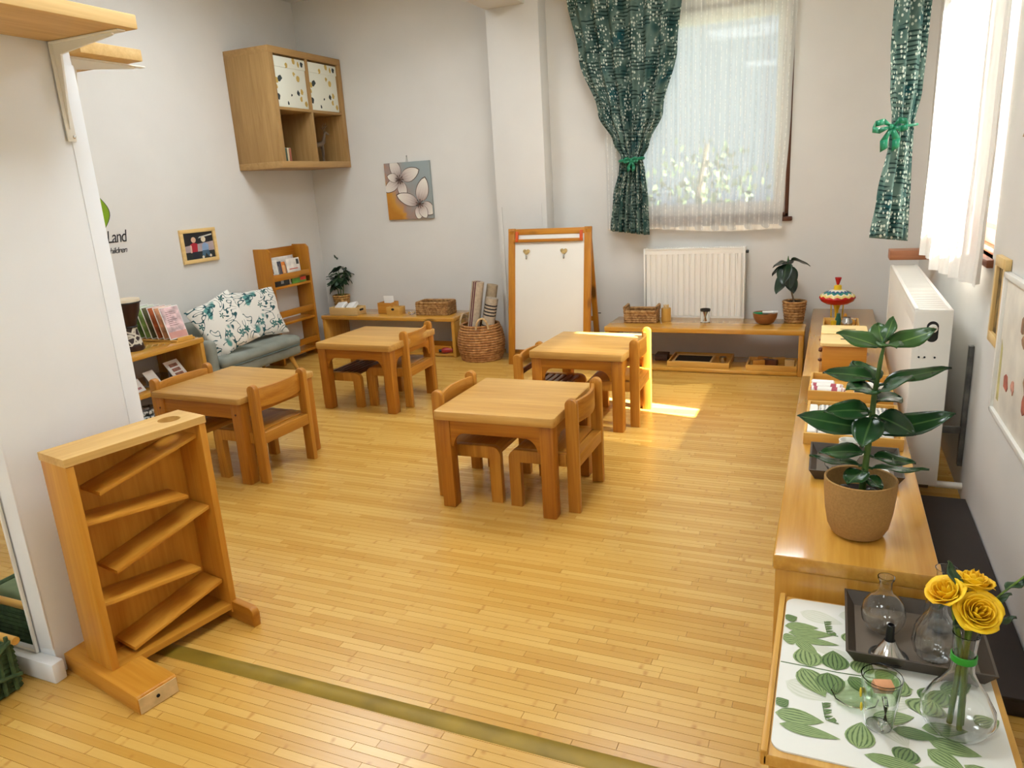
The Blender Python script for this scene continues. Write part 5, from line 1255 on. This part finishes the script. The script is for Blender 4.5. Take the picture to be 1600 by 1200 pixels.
for lab, c, cc, x, y, rz, z in (('green marker lying in the wooden bowl', (30, 132, 84), (24, 110, 70), -0.49, 6.05, 0.35, 0.083), ('white marker lying in the wooden bowl', (234, 232, 226), (214, 212, 206), -0.42, 6.055, 0.15, 0.092)):
    r = thing('marker', lab, 'marker', (x, y, zb_ + z), rz)
    obj('barrel', MB().tube([(-0.055, 0, 0), (0.025, 0, 0)], 0.0115, 12), plain('marker_' + lab[:5], c, 0.35), r)
    obj('cap', MB().tube([(0.025, 0, 0), (0.06, 0, 0)], 0.0125, 12), plain('marker_cap_' + lab[:5], cc, 0.35), r)
BRT = W('pine', 'x')
b1 = tray('sand_tray', 'wooden tray with a black panel and steel cup under the back bench', (-0.945, 6.03, 0.0305), 0.245, 0.175, 0.045, 0.012, W('bamboo', 'x'), 0, 'tray')
obj('panel_frame', MB().box(-0.215, 0.10, -0.13, -0.115, 0.0095, 0.038).box(-0.215, 0.10, 0.115, 0.13, 0.0095, 0.038).box(-0.215, -0.20, -0.115, 0.115, 0.0095, 0.038).box(0.085, 0.10, -0.115, 0.115, 0.0095, 0.038), W('pale', 'x'), b1)
obj('black_panel', MB().box(-0.2, 0.085, -0.115, 0.115, 0.0095, 0.03), plain('slate_black', (28, 26, 26), 0.6), b1)
obj('steel_cup', MB().lathe([(0.0, 0), (0.026, 0), (0.03, 0.045), (0.027, 0.045), (0.023, 0.004), (0.0, 0.004)], n=22, cap0=False, cap1=False), STEEL, None, (-0.77, 6.03, 0.0405), label='small steel cup in the tray with the black panel', cat='cup')
tray('block_tray', 'wooden tray of building blocks under the back bench', (-0.385, 5.99, 0.0305), 0.188, 0.14, 0.042, 0.012, W('bamboo', 'x'), 0, 'tray')
rr = random.Random(8)
for k, (x, y, L, rz, mt, lab) in enumerate(((-0.485, 5.95, 0.09, 0.25, 'box', 'wooden rod at the left of the block tray'), (-0.40, 5.98, 0.11, -0.3, 'slat', 'dark wooden rod across the middle of the block tray'), (-0.34, 6.05, 0.10, 0.5, 'bamboo', 'pale wooden rod at the back of the block tray'), (-0.46, 6.06, 0.08, -0.1, 'pinedark', 'brown wooden rod at the back left of the block tray'), (-0.255, 5.96, 0.07, 0.05, 'pale', 'pale square block at the right of the block tray'))):
    h = 0.05 if k != 4 else 0.058
    obj('wooden_block', MB().box(-L / 2, L / 2, -0.022, 0.022, 0, h, 0.003), W(mt, 'x'), None, (x, y, 0.0412), (0, 0, rz), lab, 'block', 'blocks in the block tray')
obj('dark_box', MB().box(-0.05, 0.05, -0.06, 0.06, 0, 0.05, 0.004).box(-0.052, 0.052, -0.062, 0.062, 0.035, 0.052, 0.003), plain('dark_brown_card', (70, 50, 40), 0.6), None, (-1.28, 6.10, 0.0305), label='small dark brown lidded box under the back bench', cat='box')

# ================================================================== RIGHT SHELF ITEMS
zs = 0.43
CL = W('white', 'x')
SMOKE = plain('dark_taupe_tray', (72, 62, 52), 0.45, 0, 0.05, 8)
def flared_tray(label, loc, a, b, h, rz=0):
    r = thing('taupe_tray', label, 'tray', loc, rz); k = 0.86
    o = [(-a, -b), (a, -b), (a, b), (-a, b)]; i = [(x * k, y * k) for x, y in o]; m = MB()
    V = lambda P, z, sh=0: [m.bm.verts.new((x - (sh if x > 0 else -sh), y - (sh if y > 0 else -sh), z)) for x, y in P]
    ob, ot = V(i, 0), V(o, h); it, ib = V(o, h, 0.006), V(i, 0.006, 0.004)
    for q in range(4):
        w = (q + 1) % 4
        for f in ((ob[q], ob[w], ot[w], ot[q]), (ot[q], ot[w], it[w], it[q]), (it[q], it[w], ib[w], ib[q])): m.bm.faces.new(f)
    m.bm.faces.new(ob[::-1]); obj('wall', m, SMOKE, r)
    obj('floor_panel', MB().box(-a * k + 0.003, a * k - 0.003, -b * k + 0.003, b * k - 0.003, 0.0045, 0.0065), plain('tray_bottom_' + label[:4], (104, 92, 78), 0.5), r)
    return r
flared_tray('dark taupe tray behind the large rubber plant', (0.122, 2.885, zs), 0.158, 0.155, 0.042)
pc = thing('white_pitcher', 'white little pitcher standing in the taupe tray behind the rubber plant', 'pitcher', (0.10, 2.95, zs + 0.007))
obj('body', MB().lathe([(0.0, 0), (0.03, 0), (0.04, 0.02), (0.042, 0.045), (0.034, 0.072), (0.036, 0.085), (0.033, 0.085), (0.031, 0.072), (0.038, 0.045), (0.0, 0.006)], n=26, cap0=False, cap1=False), WHITE, pc)
obj('handle', MB().tube([(0.034, 0, 0.07), (0.062, 0, 0.064), (0.064, 0, 0.035), (0.04, 0, 0.025)], 0.005, 8), WHITE, pc)
obj('glass_dish', MB().lathe([(0.0, 0), (0.03, 0), (0.044, 0.022), (0.041, 0.022), (0.028, 0.004), (0.0, 0.004)], n=26, cap0=False, cap1=False), GLASS, None, (0.06, 2.84, zs + 0.007), label='round glass dish in the taupe tray behind the rubber plant', cat='dish')
obj('wooden_ball', MB().sphere((0, 0, 0.022), 0.022, 18, 12), W('box', 'x'), None, (0.05, 2.965, zs + 0.007), label='orange wooden ball in the taupe tray', cat='ball')
obj('paper_napkin', MB().box(-0.04, 0.04, -0.045, 0.045, 0, 0.008, 0.002), PAPER, None, (0.20, 2.84, zs + 0.007), (0, 0, 0.2), 'folded white napkin in the taupe tray', 'napkin')
tw1 = tray('bead_tray', 'pale wooden tray lined with black and white patterned cloth', (0.121, 3.36, zs), 0.187, 0.24, 0.05, 0.012, W('bamboo', 'x'), math.radians(-0.5), 'tray')
MOS = NT('dotted_cloth'); _v = MOS.add('ShaderNodeTexVoronoi', feature='F1'); _v.inputs['Scale'].default_value = 70; _v.inputs['Randomness'].default_value = 0.15; MOS.l(MOS.coord(), _v.inputs['Vector'])
MOS.l(MOS.ramp(_v.outputs['Distance'], [(0.28, lin((30, 30, 32))), (0.36, lin((228, 226, 218)))]), MOS.b.inputs['Base Color']); MOS.b.inputs['Roughness'].default_value = 0.9; MOS = MOS.m
for lab, x, w, mt in (('folded dotted cloth filling the middle of the bead tray', 0.10, 0.115, MOS), ('white rolled cloth at the floor side of the bead tray', -0.04, 0.022, PAPER), ('dotted cloth strip at the radiator side of the bead tray', 0.245, 0.028, MOS)):
    obj('folded_cloth', MB().box(-w, w, -0.2, 0.2, 0, 0.036, 0.010, seg=3), mt, None, (x, 3.36, zs + 0.0105), (0, 0, 0), lab, 'cloth')
tray('roll_tray', 'pale wooden tray of white rolled cloths', (0.122, 3.95, zs), 0.19, 0.185, 0.05, 0.012, W('bamboo', 'x'), math.radians(-1), 'tray')
STR = NT('striped_roll'); STR.l(STR.ramp(STR.noise(STR.mapping(STR.coord(), (60, 6, 6)), 1.0, 1), [(0.52, lin((236, 232, 224))), (0.58, lin((170, 70, 84)))]), STR.b.inputs['Base Color']); STR = STR.m
for k, (x, y, L, mt, lab) in enumerate(((0.02, 3.82, 0.16, STR, 'front striped cloth roll in the roll tray'), (0.015, 3.885, 0.15, STR, 'second striped cloth roll in the roll tray'), (-0.005, 3.95, 0.11, PAPER, 'short white cloth roll at the back of the roll tray'), (0.20, 3.83, 0.12, BLACK, 'black roll beside the striped rolls'), (0.24, 3.94, 0.11, PAPER, 'white roll at the radiator side of the roll tray'))):
    r = thing('cloth_roll', lab, 'cloth roll', (x, y, zs + 0.0105), math.radians(-4))
    obj('roll', MB().tube([(-L / 2, 0, 0.024), (-L / 2 + 0.006, 0, 0.024), (L / 2 - 0.006, 0, 0.024), (L / 2, 0, 0.024)], [0.018, 0.024, 0.024, 0.018], 16), mt, r)
    obj('core', MB().tube([(-L / 2 - 0.002, 0, 0.024), (L / 2 + 0.002, 0, 0.024)], 0.007, 10), PAPER if mt is not PAPER else STR, r)
# coin boxes with slotted lids
for lab, y, h, kind in (('wooden drawer box with a slotted lid on the right shelf', 4.42, 0.155, 0), ('second slotted lid box behind the drawer box', 4.70, 0.155, 1)):
    r = thing('slot_box', lab, 'box', (0.095, y, zs), 0, 'slotted boxes on the right shelf')
    obj('body', MB().box(-0.112, 0.112, -0.108, 0.108, 0.012, h, 0.003), W('box', 'x'), r)
    obj('base', MB().box(-0.125, 0.125, -0.12, 0.12, 0, 0.012, 0.002), W('pinedark', 'x'), r)
    ld = obj('lid', MB().prism(rrect(0.125, 0.122, 0.02), 'xy', h, h + 0.018, 0.003), W('white', 'x'), r)
    obj('slot', MB().prism([(a + 0.02, b) for a, b in rrect(0.042, 0.006 if kind else 0.013, 0.005, 3)], 'xy', h + 0.0165, h + 0.0188), plain('slot_dark_%d' % kind, (96, 76, 46), 0.6), ld)
    for z in (0.06, 0.115): obj('knob', MB().sphere((-0.122, -0.04, z), (0.012, 0.010, 0.010), 10, 8), W('slat', 'x'), r)
tray('jug_tray', 'pale wooden tray with small steel jug in front of the spinning top', (0.088, 5.55, zs), 0.115, 0.15, 0.055, 0.010, W('bamboo', 'x'), 0, 'tray')
jg = thing('steel_jug', 'small steel jug standing in the tray by the spinning top', 'jug', (0.125, 5.53, zs + 0.0105))
obj('body', MB().lathe([(0.0, 0), (0.034, 0), (0.036, 0.004), (0.036, 0.055), (0.028, 0.066), (0.026, 0.08), (0.023, 0.08), (0.024, 0.066), (0.031, 0.054), (0.0, 0.004)], n=26, cap0=False, cap1=False), STEEL, jg)
obj('handle', MB().tube([(0.03, 0, 0.07), (0.055, 0, 0.065), (0.055, 0, 0.025), (0.035, 0, 0.018)], 0.004, 8), STEEL, jg)
obj('wooden_peg_doll', MB().lathe([(0.0, 0), (0.011, 0), (0.010, 0.05), (0.012, 0.07), (0.009, 0.085), (0.0, 0.088)], n=16, cap0=False, cap1=False), W('box', 'z'), None, (0.115, 5.64, zs + 0.0105 ), label='tan wooden peg standing behind the steel jug', cat='peg')
obj('green_bottle', MB().lathe([(0.0, 0), (0.018, 0), (0.02, 0.05), (0.012, 0.075), (0.012, 0.09), (0.0, 0.09)], n=18, cap0=False, cap1=False), plain('green_plastic', (26, 92, 70), 0.4), None, (0.07, 5.62, zs + 0.0105), label='small green bottle in the tray beside the steel jug', cat='bottle')
obj('yellow_cup', MB().lathe([(0.0, 0), (0.016, 0), (0.02, 0.05), (0.017, 0.05), (0.013, 0.004), (0.0, 0.004)], n=18, cap0=False, cap1=False), plain('yellow_plastic', (216, 178, 30), 0.4), None, (0.04, 5.55, zs + 0.0105), label='small yellow cup in the tray beside the steel jug', cat='cup')

# spinning top
tp = thing('spinning_top', 'red tin spinning top with zigzag pattern and red handle', 'toy', (0.06, 6.02, zs))
TOP = NT('tin_top_print'); _uv = TOP.add('ShaderNodeUVMap', uv_map='UVMap').outputs[0]; _sp = TOP.add('ShaderNodeSeparateXYZ'); TOP.l(_uv, _sp.inputs[0])
_zig = TOP.math('MULTIPLY', TOP.math('ABSOLUTE', TOP.math('SUBTRACT', TOP.math('FRACT', TOP.math('MULTIPLY', _sp.outputs[0], 14)), 0.5)), 0.16)
_vv = TOP.math('ADD', _sp.outputs[1], _zig)
TOP.l(TOP.ramp(_vv, [(0.0, lin((186, 24, 26))), (0.56, lin((232, 206, 120))), (0.66, lin((240, 224, 190))), (0.72, lin((40, 130, 112))), (0.80, lin((36, 92, 130))), (0.88, lin((226, 226, 214)))], 'CONSTANT'), TOP.b.inputs['Base Color'])
TOP.b.inputs['Roughness'].default_value = 0.22; TOP = TOP.m
RED = plain('red_gloss', (176, 22, 24), 0.3); YEL = plain('yellow_gloss', (226, 186, 30), 0.35)
obj('body', MB().lathe([(0.03, 0.098), (0.08, 0.104), (0.115, 0.125), (0.128, 0.15), (0.122, 0.168), (0.095, 0.188), (0.06, 0.203), (0.03, 0.21)], n=56), TOP, tp)
obj('foot', MB().lathe([(0.0, 0.0), (0.012, 0.003), (0.014, 0.05), (0.024, 0.085), (0.03, 0.098)], n=20, cap0=False), YEL, tp)
for k in range(3): a = k * 2.1 + 0.4; obj('stand_leg', MB().tube([(0.05 * math.cos(a), 0.05 * math.sin(a), 0.105), (0.045 * math.cos(a), 0.045 * math.sin(a), 0.0)], 0.005, 8), YEL, tp)
obj('collar', MB().lathe([(0.032, 0.208), (0.027, 0.216), (0.027, 0.24), (0.014, 0.246), (0.0, 0.246)], n=24, cap0=True, cap1=False), YEL, tp)
obj('handle', MB().lathe([(0.007, 0.244), (0.010, 0.252), (0.024, 0.298), (0.02, 0.302), (0.0, 0.302)], n=24, cap0=True, cap1=False), RED, tp)

# ================================================================== FOREGROUND: PLACEMAT, GLASS, ROSES
ztb = 0.3175
pm = thing('placemat', 'white placemat printed with green leaves on the low table', 'placemat', (0.17, 1.755, ztb))
obj('sheet', MB().prism(rrect(0.238, 0.318, 0.03), 'xy', 0, 0.004), plain('placemat_white', (234, 234, 226), 0.3, 0, 0.01, 6), pm)
LM = []
for nm, d, l in (('leaf_print_green', (74, 100, 56), (150, 172, 116)), ('leaf_print_dark', (52, 78, 44), (112, 140, 86)), ('leaf_print_ghost', (206, 210, 190), (222, 224, 210))):
    s = NT(nm); uv = s.add('ShaderNodeUVMap', uv_map='UVMap').outputs[0]; sp = s.add('ShaderNodeSeparateXYZ'); s.l(uv, sp.inputs[0])
    ln_ = s.math('ABSOLUTE', s.math('SUBTRACT', s.math('FRACT', s.math('MULTIPLY', sp.outputs[0], 6)), 0.5))
    s.l(s.ramp(s.math('ADD', ln_, s.math('MULTIPLY', s.noise(uv, 5, 1), 0.3)), [(0.18, lin(d)), (0.42, lin(l))]), s.b.inputs['Base Color']); s.b.inputs['Roughness'].default_value = 0.35; LM.append(s.m)
lc = [0]
def pleaf(x, y, ang, L, Wd, k):
    lc[0] += 1; z = 0.0041 + 0.00012 * (lc[0] % 9 + (0 if k == 2 else 9)); a = math.radians(ang); ca, sa = math.cos(a), math.sin(a)
    def f(u, v):
        s = 2 * u - 1; w = Wd / 2 * (math.sin(PI * v ** 0.75) ** 0.9 if 0 < v < 1 else 0)
        px, py = x + v * L * ca - s * w * sa, y + v * L * sa + s * w * ca
        return (max(-0.237, min(0.237, px)), max(-0.317, min(0.317, py)), z)
    obj('printed_leaf', MB().grid(f, 6, 8), LM[k], pm)
for q in ((-0.165, 0.0, 100, .075, .06, 0), (-0.105, 0.005, 95, .07, .055, 1), (-0.055, 0.01, 75, .06, .042, 0), (-0.022, 0.005, 30, .06, .042, 0), (-0.015, 0.0, -12, .07, .026, 0), (-0.185, -0.012, -60, .095, .055, 0), (-0.125, -0.012, -80, .075, .055, 1), (-0.075, -0.01, -50, .075, .04, 1), (-0.045, -0.01, -45, .07, .03, 0),
          (-0.236, 0.165, 10, .075, .035, 0), (-0.225, 0.135, 12, .10, .035, 0), (-0.215, 0.115, 0, .10, .026, 0), (-0.205, 0.11, -45, .07, .03, 0), (-0.237, 0.10, 20, .035, .04, 0), (-0.236, 0.20, 30, .03, .03, 1),
          (-0.07, 0.13, 80, .055, .045, 0), (-0.055, 0.12, 0, .07, .024, 1), (-0.07, 0.11, -35, .09, .03, 1),
          (-0.236, -0.20, 0, .09, .045, 0), (-0.225, -0.235, -4, .11, .03, 0), (-0.236, -0.17, 40, .03, .03, 1), (-0.06, -0.26, 85, .075, .05, 0), (-0.05, -0.275, -6, .11, .03, 0), (-0.03, -0.15, 20, .08, .04, 0), (0.01, -0.175, 0, .08, .032, 1), (0.07, -0.15, 10, .08, .035, 0), (0.08, -0.185, -10, .085, .04, 0), (0.075, -0.215, -35, .07, .04, 0), (0.04, -0.225, -110, .05, .045, 1),
          (0.09, -0.06, 60, .07, .06, 1), (0.075, -0.105, 70, .06, .07, 0), (0.12, 0.0, 40, .09, .05, 1), (0.14, -0.24, -30, .09, .04, 0), (0.18, -0.10, 30, .05, .04, 0), (0.02, -0.05, 70, .06, .05, 0),
          (-0.22, -0.075, -20, .10, .06, 2), (-0.12, -0.11, 25, .11, .07, 2), (-0.07, -0.09, 10, .12, .07, 2), (-0.02, -0.12, -60, .10, .06, 2), (-0.20, 0.25, -15, .10, .05, 2), (-0.10, 0.26, 10, .09, .05, 2), (-0.17, 0.09, -10, .12, .03, 2), (0.04, -0.30, 10, .12, .05, 2)):
    pleaf(q[0], q[1], q[2], q[3] * 1.18, q[4] * 1.25, q[5])
obj('printed_twig', MB().tube([(-0.236, 0.0, 0.0048), (-0.1, -0.002, 0.0048), (0.0, 0.004, 0.0048)], 0.0012, 5), LM[1], pm)
for (x, y) in ((-0.135, 0.205), (-0.135, -0.145), (0.17, -0.28)):
    P0 = [(x, y + 0.012), (x + 0.004, y - 0.02), (x + 0.008, y - 0.045), (x + 0.035, y - 0.05)]
    obj('printed_twig', MB().tube([(a, b, 0.0064) for a, b in P0], 0.0012, 5), LM[1], pm)
    for q in range(5): pleaf(x + 0.001 * q, y + 0.008 - q * 0.011, 25 + 8 * (q % 2), 0.022, 0.008, 1)
    for q in range(3): pleaf(x + 0.012 + 0.008 * q, y - 0.047, 40 + 30 * q, 0.016, 0.008, 1)

zt_ = ztb + 0.0062
tf = flared_tray('dark taupe tray of glass bottles on the placemat', (0.250, 1.945, zt_), 0.165, 0.155, 0.040)
ft = zt_ + 0.0068
gb = thing('round_bottle', 'round clear glass bottle with a short neck in the taupe tray', 'bottle', (0.178, 1.965, ft))
def hollow(prof, t): return prof + [(max(0.0005, r - t), z if i else z) for i, (r, z) in list(enumerate(prof))[::-1][:-1]] + [(0.0, prof[0][1] + t)]
pr = [(0.0, 0), (0.026, 0), (0.042, 0.012), (0.053, 0.035), (0.055, 0.055), (0.050, 0.08), (0.034, 0.103), (0.019, 0.115), (0.0165, 0.125), (0.0165, 0.150), (0.021, 0.155), (0.021, 0.161)]
obj('glass', MB().lathe(hollow(pr, 0.0022), n=40, cap0=False, cap1=False), GLASS, gb, angle=60)
fn_ = thing('steel_funnel', 'small upturned steel funnel with a dark spout', 'funnel', (0.186, 1.842, ft))
obj('cone', MB().lathe([(0.042, 0.0), (0.043, 0.006), (0.036, 0.010), (0.015, 0.048), (0.013, 0.052), (0.012, 0.05), (0.033, 0.008), (0.039, 0.002)], n=32, cap0=False, cap1=False), STEEL, fn_)
obj('base_ring', MB().tube([(0.0425 * math.cos(a), 0.0425 * math.sin(a), 0.0045) for a in [2 * PI * i / 32 for i in range(32)]], 0.0042, 8, True), BLACK, fn_)
obj('spout', MB().lathe([(0.011, 0.048), (0.009, 0.095), (0.0075, 0.096), (0.008, 0.05)], n=18, cap0=False, cap1=False), BLACK, fn_)
jg = thing('ribbed_jug', 'ribbed clear glass bottle beside the steel funnel', 'bottle', (0.290, 1.875, ft))
pr = [(0.0, 0), (0.028, 0), (0.043, 0.014), (0.052, 0.045), (0.048, 0.085), (0.032, 0.115), (0.020, 0.135), (0.018, 0.15), (0.022, 0.172)]
obj('glass', MB().lathe(hollow(pr, 0.0022), n=72, cap0=False, cap1=False, wob=lambda a, z: 1 + 0.03 * math.sin(14 * a + 30 * z)), GLASS, jg, angle=60)
b3 = thing('tall_bottle', 'clear glass bottle with flared rim behind the roses', 'bottle', (0.322, 2.015, ft))
pr = [(0.0, 0), (0.026, 0), (0.04, 0.014), (0.046, 0.045), (0.04, 0.085), (0.026, 0.115), (0.021, 0.14), (0.024, 0.17), (0.028, 0.182)]
obj('glass', MB().lathe(hollow(pr, 0.0022), n=40, cap0=False, cap1=False), GLASS, b3, angle=60)

cg = thing('glass_cup', 'clear glass mug printed with flowers holding green soap', 'cup', (0.152, 1.585, zt_))
pr = [(0.0, 0), (0.028, 0), (0.030, 0.006), (0.036, 0.06), (0.043, 0.128)]
obj('glass', MB().lathe(hollow(pr, 0.0026), n=40, cap0=False, cap1=False), GLASS, cg, angle=60)
obj('handle', MB().tube([(0.004, -0.036, 0.10), (0.006, -0.062, 0.098), (0.006, -0.066, 0.06), (0.004, -0.056, 0.034), (0.0, -0.033, 0.03)], 0.0055, 10), GLASS, cg)
obj('green_lining', MB().lathe([(0.034, 0.075), (0.0385, 0.118), (0.0365, 0.118), (0.032, 0.075)], n=30, cap0=False, cap1=False, wob=lambda a, z: 1.0), GREENGL, cg)
obj('petal_print', MB().sphere((-0.041, -0.012, 0.085), (0.003, 0.011, 0.011), 10, 8).sphere((-0.038, -0.014, 0.05), (0.003, 0.009, 0.010), 10, 8), plain('yellow_print', (214, 190, 40), 0.5), cg)
obj('soap_chip', MB().box(-0.02, 0.022, -0.012, 0.012, 0, 0.02, 0.003), plain('peach_soap', (222, 160, 116), 0.5, 0, 0.06, 30), None, (0.152, 1.588, zt_ + 0.0925), (0.3, 0.1, 0.4), 'peach soap piece resting in the green glass cup', 'soap')
obj('green_saucer', MB().lathe([(0.0, 0), (0.035, 0), (0.052, 0.012), (0.050, 0.014), (0.034, 0.003), (0.0, 0.003)], n=10, cap0=False, cap1=False), GREENGL, None, (0.105, 1.66, zt_), label='little green glass leaf dish behind the mug', cat='dish')

vz = thing('rose_vase', 'bulbous clear glass vase holding the yellow roses', 'vase', (0.308, 1.625, zt_))
pr = [(0.0, 0), (0.040, 0), (0.060, 0.012), (0.074, 0.038), (0.072, 0.062), (0.054, 0.098), (0.034, 0.128), (0.024, 0.150), (0.0215, 0.185), (0.025, 0.235), (0.027, 0.243)]
obj('glass', MB().lathe(hollow(pr, 0.003), n=48, cap0=False, cap1=False), GLASS, vz, angle=60)
obj('green_ring', MB().lathe([(0.0235, 0.176), (0.0255, 0.178), (0.0255, 0.192), (0.0235, 0.194)], n=30, cap0=False, cap1=False), plain('green_rubber', (40, 150, 40), 0.4), vz)
ROSE = NT('rose_petal'); ROSE.l(ROSE.ramp(ROSE.noise(ROSE.coord(), 22, 2), [(0.35, lin((244, 184, 6))), (0.65, lin((252, 214, 30)))]), ROSE.b.inputs['Base Color']); ROSE.b.inputs['Roughness'].default_value = 0.6
ROSE.b.inputs['Subsurface Weight'].default_value = 0.0; ROSE = ROSE.m
RSTEM = plain('rose_stem', (92, 118, 34), 0.5, 0, 0.12, 25); RLEAF = leafmat('rose_leaf', (24, 50, 24), (40, 74, 34), (60, 90, 50), 0.4)
def rose(label, tip, lean, r, base, n=26):
    t = thing('yellow_rose', label, 'rose', (0.308, 1.625, zt_), 0, 'yellow roses in the vase')
    m = MB(); Rm = Matrix.Translation(tip) @ Euler(lean).to_matrix().to_4x4()
    for k in range(n):
        f = k / (n - 1); a0 = k * 2.399; rad = r * (0.10 + 0.78 * f ** 0.9); hgt = r * (1.30 - 0.42 * f); wd = 0.75 + 0.5 * f
        def fn(u, v):
            s = (2 * u - 1); a = a0 + s * wd * (0.62 + 0.38 * math.sin(PI * min(1, v * 0.9 + 0.08)))
            flare = 1 + (0.04 + 0.42 * f * f) * v ** 3
            rr2 = (rad * (0.30 + 0.70 * math.sin(PI / 2 * min(1, v * 1.4)))) * flare
            z = -r * 0.62 + hgt * v * (1 - 0.16 * s * s) - 0.35 * r * f * max(0, v - 0.72) * 2 + r * 0.03 * math.sin(6 * s + k)
            return (rr2 * math.cos(a), rr2 * math.sin(a), z)
        m.grid(fn, 7, 7)
    m.xf(Rm); obj('bloom', m, ROSE, t, solid=0.001, angle=80)
    c = MB()
    d = Euler(lean).to_matrix() @ Vector((0, 0, -1)); p = Vector(tip) + d * r * 0.55
    mid = Vector((base[0] * 0.4, base[1] * 0.4, 0.19))
    c.tube([base, mid, p + d * 0.03 + Vector((0, 0, 0)), p], [0.006, 0.006, 0.0055, 0.006], 8)
    obj('stem', c, RSTEM, t)
    s2 = MB()
    for k in range(5):
        a = k * 1.257
        def fs(u, v): s = 2 * u - 1; w = 0.008 * (1 - v); return (r * (0.3 + 0.62 * v) * math.cos(a) - s * w * math.sin(a), r * (0.3 + 0.62 * v) * math.sin(a) + s * w * math.cos(a), -r * 0.68 - 0.1 * r * v)
        s2.grid(fs, 2, 5)
    obj('sepals', s2.xf(Rm), RLEAF, t, solid=0.001)
    return t
r1 = rose('yellow rose facing the viewer lowest in the vase', (0.016, -0.012, 0.305), (0.75, 0.15, 0), 0.040, (0.005, -0.01, 0.006))
r2 = rose('yellow rose bud leaning towards the floor side', (-0.047, 0.008, 0.332), (0.25, -0.45, 0), 0.036, (-0.012, 0.008, 0.006), 20)
r3 = rose('yellow rose at the back pointing upwards', (0.012, 0.052, 0.342), (-0.15, 0.12, 0), 0.038, (0.012, 0.012, 0.006))
for par, b_, yw, pt, L in ((r2, (-0.02, 0.02, 0.335), 120, 55, 0.06), (r3, (0.03, 0.03, 0.30), 20, 30, 0.06), (r3, (0.07, 0.05, 0.33), 25, 35, 0.05), (r1, (0.035, 0.0, 0.275), 10, 25, 0.055), (r2, (-0.01, 0.01, 0.26), 250, 20, 0.05), (r2, (-0.04, 0.03, 0.30), 150, 10, 0.045)):
    leaf_obj(par, b_, yw, pt, L, 0.024, RLEAF, 0.15, 0.1)
obj('leaf_stalk', MB().tube([(0.02, 0.02, 0.27), (0.06, 0.045, 0.32), (0.11, 0.07, 0.365)], 0.0022, 6), RSTEM, r3)

# ================================================================== LEFT EDGE: MIRROR AND GREEN BASKET
mr = thing('wall_mirror', 'tall mirror fixed to the front of the white partition', 'mirror', (-2.95, 1.3705, 0.078))
MIR = NT('mirror_silver'); MIR.b.inputs['Metallic'].default_value = 1.0; MIR.b.inputs['Roughness'].default_value = 0.02; MIR.b.inputs['Base Color'].default_value = (0.9, 0.91, 0.9, 1)
obj('glass', MB().box(-0.5, 0.485, -0.006, 0, 0.004, 1.9), MIR.m, mr)
obj('edge_strip', MB().box(0.482, 0.492, -0.010, 0, 0, 1.9, 0.001).box(-0.5, 0.49, -0.010, 0, 0, 0.006, 0.001), WHITE, mr)
GR = plain('green_rope', (64, 84, 50), 0.85, 0, 0.18, 50, 0.3, 160)
gbk = basket_rect('rope_basket', 'green rope basket with wooden rods in front of the mirror', 'basket', (-2.68, 1.125, 0), 0, 0.235, 0.17, 0.165, 9, 0.012, GR)
for s in (-1, 1):
    obj('rod', MB().tube([(-0.245, s * 0.16, 0.186), (0.262, s * 0.16, 0.186)], 0.014, 10), W('bamboo', 'x'), gbk)
ex = MB()
for k in range(9): z = 0.03 + 0.02 * k; ex.tube([(-0.22 + 0.05 * k, -0.178, 0.02), (-0.18 + 0.05 * k, -0.182, 0.2)], 0.006, 6); ex.tube([(0.243, -0.15 + 0.036 * k, 0.012), (0.243, -0.13 + 0.034 * k, 0.208)], 0.007, 6)
ex.tube([(0.25, -0.16, 0.2), (0.25, 0.0, 0.10), (0.25, 0.16, 0.06)], 0.007, 6); ex.tube([(0.25, -0.15, 0.05), (0.25, 0.0, 0.12), (0.25, 0.15, 0.19)], 0.007, 6)
obj('cross_rope', ex, GR, gbk)
obj('folded_blanket', MB().box(-0.19, 0.19, -0.12, 0.12, 0, 0.075, 0.03, seg=4), plain('sage_cloth', (112, 126, 92), 0.95, 0, 0.08, 12), None, (-2.68, 1.125, 0.115), label='sage green cloth folded in the rope basket', cat='cloth')

# near-black box standing in for the shade between the shelf and the wall
dp_ = thing('gap_shade_box', 'near-black box standing in for shade in the gap between the right shelf and the wall', 'shade box', (0.47, 2.86, 0))
GAPSHADE = plain('gap_shade_black', (34, 24, 19), 0.6, 0, 0.12, 12)
obj('body', MB().box(-0.13, 0.14, -0.70, 0.72, 0, 0.05, 0.004), GAPSHADE, dp_)
obj('top_board', MB().box(-0.132, 0.143, -0.702, 0.722, 0.05, 0.062, 0.003), GAPSHADE, dp_)  # top of the near-black shade box, not a real board
